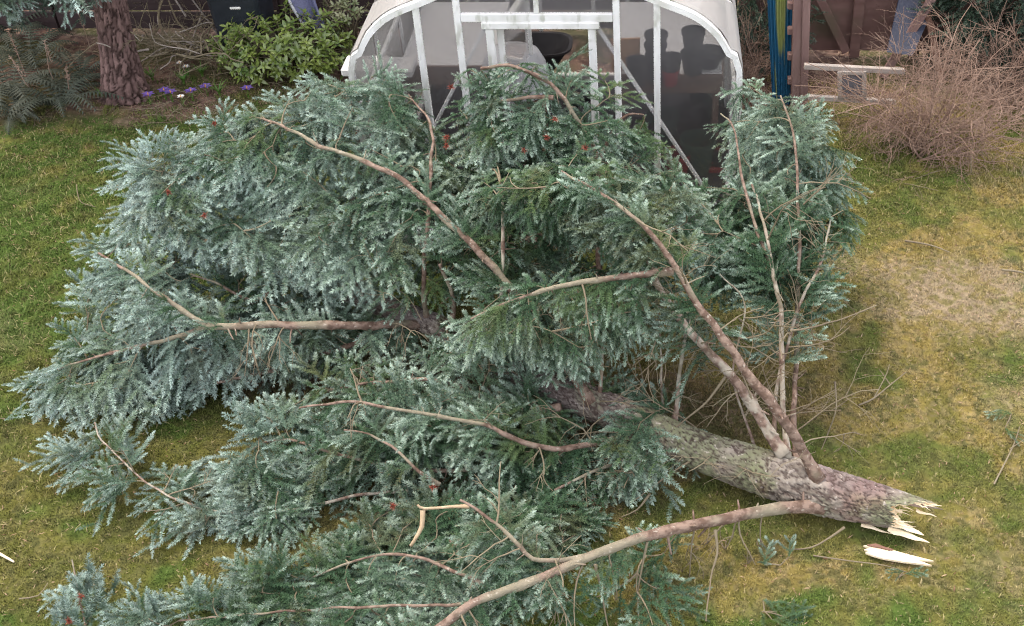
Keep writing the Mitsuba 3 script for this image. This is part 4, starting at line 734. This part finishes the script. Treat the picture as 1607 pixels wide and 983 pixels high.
leaf_mat('m_laurel', (.045, .095, .020), (.23, .29, .065), .28); leaf_mat('m_pale_leaf', (.10, .14, .05), (.30, .30, .17), .4)
LV = [leaf(.064, .027), leaf(.055, .024, .35, .45), leaf(.072, .029, .2, .2)]; LPLY = [mikit.ply(v, 'm_laurel', True) for v in LV]; LPLY2 = [mikit.ply(leaf(.045, .018), 'm_pale_leaf', True)]
for i, v in enumerate(LV): scene[f'leaf_group_{i}'] = {'type': 'shapegroup', 'leaf': mikit.ply(v, 'm_laurel', True)}
scene['leaf_group_3'] = {'type': 'shapegroup', 'leaf': mikit.ply(leaf(.045, .018), 'm_pale_leaf', True)}
def leafy_bush(label, c, R3, nros, seed, plys, gids, nparts, name='laurel_bush', per=8):
    k = thing(name, label, 'bush'); q = rng_(seed); tw, L = [], []
    for i in range(nros):
        d = unit(q.normal(size=3) * [1, 1, .9] + [0, -.25, .35]); p = c + d * R3 * (.55 + .5 * q.random() ** .6) * (.78 + .45 * float(meshkit.noise(d * 2.2 + seed)))
        if p[2] < .05: continue
        tw.append(tube(np.array([c * [1, 1, 0] + [d[0] * .05, d[1] * .05, -.02], (p + c * [1, 1, .6]) / 2 + q.normal(0, .02, 3), p]), [.009, .006, .003], 5, False)); ax = unit(d + [0, 0, .8] + q.normal(0, .25, 3)); a0 = q.uniform(0, 6)
        e1 = unit(np.cross(ax, [1, 0, .01])); e2 = np.cross(ax, e1)
        for s in range(per):
            a = a0 + s * 2.4; t = s / per; o = e1 * math.cos(a) + e2 * math.sin(a); L.append((p - ax * .05 * t, unit(o * (.65 + .5 * t) + ax * (.75 - .75 * t)), ax, q.uniform(.7, 1.15)))
    L.sort(key=lambda v: np.linalg.norm(v[0] - EYE)); 
    for i, (p, dv, up, s) in enumerate(L):
        M = mat(p, dv, up, s)
        if i < nparts: scene[numbered(k + '__leaf')] = {**plys[i % len(plys)], 'to_world': T(M)}
        else: inst(gids[i % len(gids)], f'{k}__foliage__{i:04d}', M)
    tubes('stems', tw, 'm_twig', k); labels[k + '__stems'] = {'kind': 'stuff'}; labels[k + '__foliage'] = {'kind': 'stuff'}
c = atZ(455, 128, 0); leafy_bush('glossy green broad-leaved bush behind the fallen tree at left', np.array([c[0], c[1] + .12, .22]), np.array([.55, .36, .33]), 240, 91, LPLY, ['leaf_group_0', 'leaf_group_1', 'leaf_group_2'], 260)
c = atZ(385, 120, 0); leafy_bush('low glossy bush with upright leaves left of the larger one', np.array([c[0], c[1] + .1, .20]), np.array([.26, .25, .28]), 70, 92, LPLY, ['leaf_group_0', 'leaf_group_1', 'leaf_group_2'], 60)
c = atZ(545, 95, 0); leafy_bush('pale small-leaved bush between the glossy bush and the greenhouse', np.array([c[0], c[1] + .1, .24]), np.array([.28, .24, .34]), 90, 93, LPLY2, ['leaf_group_3'], 0, 'small_leaved_bush', 9)

# ferns, flowers, dry stems
P_('m_fern', mikit.proc(lambda p, n, uv: mix((.022, .036, .024), (.065, .07, .05), fbm(p.x * 6, p.y * 6, p.z * 6, 2))), .6)
def fern(px, py, n, L, seed, label):
    k = thing('sword_fern', label, 'fern'); q = rng_(seed); c = atZ(px, py, .02)
    for i in range(n):
        a = 2 * PI * i / n + q.uniform(-.3, .3); ll = L * q.uniform(.7, 1.1); t = np.linspace(0, 1, 18); hgt = q.uniform(.35, .75); dr_ = np.array([math.cos(a), math.sin(a), 0])
        P = c + dr_ * (t * ll * .85)[:, None] + np.array([0, 0, 1]) * (ll * hgt * (1.7 * t - 1.35 * t * t))[:, None]; P[:, 2] = np.maximum(P[:, 2], .015); tg = unit(np.gradient(P, axis=0)); sd = np.cross(tg, [0, 0, 1.0]); V, F, _ = tube(P, np.linspace(.003, .001, 18), 3, False); tri = []
        for j in range(2, 18):
            for s in (-1, 1):
                w_ = .085 * ll / .5 * math.sin(PI * min(1, (j + 1) / 19) ** .75) ** .8; tip = P[j] + sd[j] * s * w_ + tg[j] * w_ * .35 + [0, 0, -.02]; tri.append([P[j] - tg[j] * .009, P[j] + tg[j] * .012, tip])
        tv = np.array(tri).reshape(-1, 3); obj('frond', trimesh.Trimesh(np.vstack([V, tv]), np.vstack([F, np.arange(len(tv)).reshape(-1, 3) + len(V)]), process=False), 'm_fern', k, False)
fern(95, 168, 17, .55, 1, 'dark sword fern just left of the standing trunk'); fern(20, 150, 15, .6, 2, 'dark sword fern at the left edge of the bed'); fern(50, 95, 14, .6, 3, 'sword fern under the drooping branch at the upper left'); fern(130, 125, 10, .42, 4, 'small fern tucked against the left side of the standing trunk'); fern(30, 182, 12, .42, 5, 'low fern at the lawn edge in the left corner'); fern(15, 60, 14, .55, 6, 'dark fern by the fence in the upper left corner')
DS = thing('dead_flower_stems', 'dry upright seed stems among the ferns', 'dry stems'); q = rng_(14)
for px, py, h in [(97, 150, .5), (70, 165, .42), (48, 140, .5), (112, 160, .33), (150, 100, .5)]:
    p = atZ(px, py, 0); tp = p + [q.normal(0, .06), q.normal(0, .06), h]; V, F, U = join([tube(np.array([p, (p + tp) / 2 + q.normal(0, .012, 3), tp]), [.004, .003, .002], 5)] + [tube(np.array([p + (tp - p) * f, p + (tp - p) * (f + .02) + unit(q.normal(size=3)) * .02]), [.004, .002], 4) for f in np.linspace(.62, 1, 26)])
    obj('stem', trimesh.Trimesh(V, F, process=False), 'm_shrub', DS, False)
P_('m_crocus', mikit.proc(lambda p, n, uv: mix((.08, .045, .22), (.19, .12, .38), noise(p.x * 90, p.y * 90, p.z * 90))), .5); P_('m_petal_white', (.8, .8, .78), .5); P_('m_stamen', (.8, .35, .03), .6); P_('m_blade', mikit.proc(lambda p, n, uv: mix((.05, .14, .02), (.13, .24, .05), noise(p.x * 30, p.y * 30, p.z * 30))), .5)
def blades(c, n, L, w_, q):
    V, F = [], []
    for i in range(n):
        a = q.uniform(0, 2 * PI); l = L * q.uniform(.6, 1.1); o = np.array([math.cos(a), math.sin(a), 0]); s = np.array([-o[1], o[0], 0]) * w_ / 2; b0 = len(V)
        for t in np.linspace(0, 1, 5): p = c + o * (t * t * l * .55 + .006) + np.array([0, 0, l * (t - .35 * t * t)]); ww = s * (1 - t ** 2) + s * .05; V += [p - ww, p + ww]
        F += [[b0 + 2 * j, b0 + 2 * j + 1, b0 + 2 * j + 3, b0 + 2 * j + 2] for j in range(4)]
    return np.array(V), np.array(F)
def flower(px, py, bs, R, label, cat_, seed, op=.75, group=None):
    q = rng_(seed); k = thing(cat_, label, cat_, group); c = atZ(px, py, .075); g = c * [1, 1, 0]
    for i in range(6):
        a = i * PI / 3 + q.uniform(-.15, .15); v, f = leaf(R, R * .62, .55, -.15 if op < .6 else .25); d = unit([math.cos(a) * op, math.sin(a) * op, 1 - op * .6]); M = mat(c, d, unit([-math.cos(a), -math.sin(a), .4])); obj('petal', (v @ M[:3, :3].T + M[:3, 3], f), bs, k, True)
    obj('stem', trimesh.Trimesh(*tube(np.array([g, (g + c) / 2, c]), .003, 6)[:2], process=False), 'm_blade', k, True); obj('leaves', blades(g, 5, .11, .005, q), 'm_blade', k, True); obj('stamen', trimesh.Trimesh(*tube(np.array([c, c + [0, 0, R * .55]]), .0035, 6)[:2], process=False), 'm_stamen', k, True)
gp = 'purple crocuses in the bed'
for i, (px, py, lb) in enumerate([(233, 151, 'purple crocus nearest the standing trunk'), (258, 144, 'purple crocus left of the open pair'), (268, 147, 'purple crocus right beside its left neighbour'), (300, 145, 'purple crocus below the bright green leaves'), (323, 138, 'purple crocus nearest the glossy bush'), (388, 141, 'purple crocus under the glossy bush')]): flower(px, py, 'm_crocus', .055, lb, 'crocus', 40 + i, .8, gp)
for i, (px, py, lb) in enumerate([(282, 100, 'white flower behind the crocuses, left of a pair'), (292, 106, 'white flower behind the crocuses, right of a pair'), (284, 153, 'white flower in front of the purple crocuses')]): flower(px, py, 'm_petal_white', .034, lb, 'white_flower', 60 + i, .8)
for i, (px, py, lb) in enumerate([(289, 132, 'clump of bright green bulb leaves among the crocuses'), (240, 126, 'clump of yellowish green bulb leaves by the trunk'), (318, 120, 'clump of narrow leaves behind the crocuses'), (165, 160, 'clump of green leaves at the foot of the trunk'), (345, 150, 'clump of narrow leaves before the glossy bush')]):
    single('bulb_leaves', blades(atZ(px, py, 0), 26, .16, .009, rng_(70 + i)), 'm_blade', lb, 'leaf clump', smooth=True)
# brush pile, canes, bin, blue chute
BP = thing('brush_pile', 'heap of pale crooked cut branches by the back fence', 'brush pile'); q = rng_(33); tw = []
for i in range(34):
    p = atZ(q.uniform(215, 335), q.uniform(55, 92), q.uniform(.02, .28)); v = unit(np.r_[q.normal(0, 1, 2), q.normal(.1, .35)]); Pq = [p]
    for s in range(6): v = unit(v + q.normal(0, .28, 3)); Pq.append(Pq[-1] + v * q.uniform(.06, .13)); Pq[-1][2] = max(Pq[-1][2], .02)
    Pq = resample(np.array(Pq), .03); r = q.uniform(.005, .011); V, F, U = tube(Pq, np.linspace(r, r * .5, len(Pq)), 6); obj('branch', trimesh.Trimesh(V, F, process=False), 'm_grey_wood' if q.random() < .45 else 'm_twig', BP, True)
    for s in range(2): fan(Pq[q.integers(0, len(Pq))], q.normal(size=3), .3, .004, 2, q, tw, -.03)
tubes('twigs', tw, 'm_twig', BP); labels[BP + '__twigs'] = {'kind': 'stuff'}
for (a, b_, lb) in [((356, 74, .02), (296, -8, .55), 'long straight pale cane leaning right of the brush pile'), ((292, 26, .3), (268, -10, .5), 'short cane leaning left in the brush pile'), ((298, 78, .02), (318, 20, .35), 'thick pale branch standing in the brush pile')]:
    p, e = atZ(*a), atZ(*b_); V, F, U = tube(np.array([p, (p + e) / 2 + [0, 0, .01], e]), [.009, .008, .006], 8); obj_k = obj('garden_cane', trimesh.Trimesh(V, F, process=False), 'm_grey_wood', None, True); labels[obj_k] = {'label': lb, 'category': 'cane'}
P_('m_bin', mikit.proc(lambda p, n, uv: mix((.012, .016, .024), (.028, .034, .046), fbm(p.x * 8, p.y * 8, p.z * 8, 2))), .4, spec=.5)
BN = thing('wheelie_bin', 'black plastic bin with a pale strip before the back fence', 'bin'); c = np.array([-3.44, 9.15, 0.0])
m = boxm((.40, .42, .86), bev=.03); v = np.array(m.vertices); v[:, :2] *= (1 + .22 * (v[:, 2:] / .86)); m = trimesh.Trimesh(v, m.faces); m.apply_translation([c[0], c[1] + .2, .52]); obj('body', m, 'm_bin', BN, 20)
obj('lid', boxm((.53, .56, .05), (c[0], c[1] + .2, .98), .015), 'm_bin', BN, 20); s = atY(369, 13, c[1] + .2 - .21 - .012); obj('strip', boxm((.085, .006, .020), s, .002), 'm_petal_white', BN, False)
for sx in (-1, 1): w_ = trimesh.creation.cylinder(.09, .04, sections=24); w_.apply_transform(trimesh.transformations.rotation_matrix(PI / 2, [0, 1, 0])); w_.apply_translation([c[0] + sx * .17, c[1] + .42, .09]); obj('wheel', w_, 'm_bin', BN, 30)
P_('m_chute', mikit.proc(lambda p, n, uv: mix((.085, .09, .17), (.16, .17, .29), fbm(p.x * 6, p.y * 6, p.z * 6, 3))), .45)
CH = thing('plastic_chute', 'curved dull blue plastic chute end behind the glossy bush', 'plastic chute'); le = [(449, -10), (456, 6), (465, 22), (474, 36), (483, 48)]; re_ = [(490, -10), (494, 6), (500, 22), (507, 36), (513, 48)]; rows = []
for i, (a, b_) in enumerate(zip(le, re_)):
    pa_, pb_ = atY(*a, 9.35 - .05 * i), atY(*b_, 9.35 - .05 * i); t = np.linspace(0, 1, 9)[:, None]; rows.append(pa_ + (pb_ - pa_) * t + np.array([0, 1, -.2]) * (.06 * np.sin(PI * t)))
V = np.vstack(rows); i, j = np.meshgrid(np.arange(4), np.arange(8), indexing='ij'); A = i * 9 + j; F = np.stack([A, A + 1, A + 10, A + 9], -1).reshape(-1, 4); obj('bed', trimesh.Trimesh(*meshkit.arrays((np.vstack([V, V + [0, .006, -.003]]), np.vstack([F, F[:, ::-1] + len(V)])))[:2], process=False), 'm_chute', CH, True)
for nm, col in (('rim', 0), ('rim', 8)): V2, F2, _ = tube(V[col::9], .012, 8); obj(nm, trimesh.Trimesh(V2, F2, process=False), 'm_grey_plastic' if col == 0 else 'm_chute', CH, True)
obj('support', bar(atZ(446, 62, 0), atY(452, -2, 9.4), .04, .04, (0, -1, 0)), 'm_plank_dark', CH, False)

# fallen twigs and dry stalks strewn over the left bed
q = rng_(95); tw = []
for i in range(70):
    p = atZ(q.uniform(-20, 430), q.uniform(40, 195), .02); fan(p, [q.normal(), q.normal(), .12], q.uniform(.15, .45), .0045, 1, q, tw, -.04)
for i in range(26):
    p = atZ(q.uniform(1270, 1640), q.uniform(120, 300), .02); fan(p, [q.normal(), q.normal(), .25], q.uniform(.15, .4), .0035, 1, q, tw, -.04)
tubes('fallen_twigs', tw, 'm_twig', None); labels['fallen_twigs'] = {'label': 'dry twigs strewn over the brown beds', 'category': 'twigs', 'kind': 'stuff'}

# ------------------------------------------------------------------ grass and litter
def tuft(seed, n, h, spread):
    r = rng_(seed); tri, uv = [], []
    for i in range(n):
        b = np.r_[r.normal(0, spread, 2), 0]; a = r.uniform(0, 2 * PI); ln = r.uniform(.2, 1.1); d = np.array([math.cos(a) * ln, math.sin(a) * ln, 1.0]) ; d /= np.linalg.norm(d)
        H = h * r.uniform(.5, 1.25); w = np.array([-math.sin(a), math.cos(a), 0]) * r.uniform(.0014, .0026); m = b + d * H * .55; t = b + d * H + np.array([math.cos(a), math.sin(a), -.35]) * H * .35 * ln
        c = r.random(); tri += [[b - w, b + w, m + w * .8], [b - w, m + w * .8, m - w * .8], [m - w * .8, m + w * .8, t]]
        uv += [[(.0, c), (.0, c), (.6, c)], [(.0, c), (.6, c), (.6, c)], [(.6, c), (.6, c), (1, c)]]
    V = np.array(tri).reshape(-1, 3); return trimesh.Trimesh(V, np.arange(len(V)).reshape(-1, 3), process=False), np.array(uv).reshape(-1, 2)
NT = 6
for k in range(NT):
    m_, u_ = tuft(300 + k, 36, [.016, .019, .022, .026, .036, .05][k], [.034, .034, .036, .03, .03, .026][k]); group_of(f'grass_tuft_{k}', m_, 'm_grass', u_)
rng = rng_(4); cnt = 0
def np_bed(x, y):
    left = (x < -1.2) & (y > 8.12 + .13 * (x + 5.1) - .14 * np.maximum(x + 3.2, 0) ** 2 + .1 * np.sin(x * 3)); right = (x > .2) & (y > 8.4)
    ins = (y > 6.5) & (x > -1.95) & (x < .55); return left | right | ins
NG = 11000
gxy = rng.uniform([-4.9, 3.05], [3.5, 9.0], (NG * 2, 2))
for x, y in gxy:
    d = np.array([x, y, 0]) - EYE; zc = d @ FWD; px, py = PX + FOCAL * d[0] / zc, PY + FOCAL * (d @ DWN) / zc
    if not (-90 < px < 1700 and -60 < py < 1060): continue
    if np_bed(np.array(x), np.array(y)) and rng.random() < (.98 if -1.95 < x < .55 else .72): continue
    lush = 1 / (1 + math.exp(-((-x - 1.9) * 2 + (y - 6.0) * 1.2))) if x < 0 else 1 / (1 + math.exp(-(y - 7.0) * 5))
    k = min(5, int(rng.random() * 3 + lush * 3.2 * rng.random() ** .6)); cnt += 1
    a = rng.uniform(0, 2 * PI); inst(f'grass_tuft_{k}', f'lawn_grass__{cnt:05d}', mat([x, y, float(ground_z(np.array(x), np.array(y))) - .003], [math.cos(a), math.sin(a), 0], [rng.normal(0, .08), rng.normal(0, .08), 1], rng.uniform(.8, 1.3)))
labels['lawn_grass'] = {'label': 'short mossy grass growing all over the lawn', 'category': 'grass', 'kind': 'stuff'}
print('tufts', cnt)
# dead stems, needles and flecks lying on the lawn and bed
r = rng_(8); n = 26000; xy = np.vstack([r.uniform([-4.9, 3.05], [3.5, 9.4], (n - 12000, 2)), r.uniform([-5.2, 7.6], [-1.2, 9.8], (8000, 2)), r.uniform([.3, 8.2], [3.8, 9.5], (4000, 2))]); keep = np.ones(n, bool)
inb = np_bed(xy[:, 0], xy[:, 1]); straw = np.exp(-((xy[:, 0] - 1.8) / .9) ** 2 - ((xy[:, 1] - 6.1) / .7) ** 2); keep = r.random(n) < np.where(inb, 1.0, .45 + .55 * straw); xy = xy[keep]; n = len(xy)
a = r.uniform(0, 2 * PI, n); L = r.uniform(.008, .03, n) * r.choice([1, 1, 1, 1.6], n) ; w_ = r.uniform(.001, .003, n) * r.choice([1, 1, 1.3], n); z = ground_z(xy[:, 0], xy[:, 1]) + r.uniform(.006, .022, n); tz = r.normal(0, .2, n)
d = np.stack([np.cos(a), np.sin(a), tz], 1) * (L / 2)[:, None]; s = np.stack([-np.sin(a), np.cos(a), 0 * a], 1) * w_[:, None]; c = np.c_[xy, z]; u = np.array([0, 0, .0015])
V = np.stack([c - d - s * .2, c - d * .2 + s, c + d + s * .1, c + d * .3 - s], 1).reshape(-1, 3); q = np.arange(n)[:, None] * 4
F = np.vstack([q + [0, 2, 1], q + [0, 3, 2]]); rv = np.repeat(r.random(n), 4)
obj('leaf_litter', trimesh.Trimesh(V, F, process=False), 'm_litter', None, False, uv=np.stack([rv, rv], 1)); labels['leaf_litter'] = {'label': 'dry stems and brown flecks strewn over lawn and beds', 'category': 'litter', 'kind': 'stuff'}
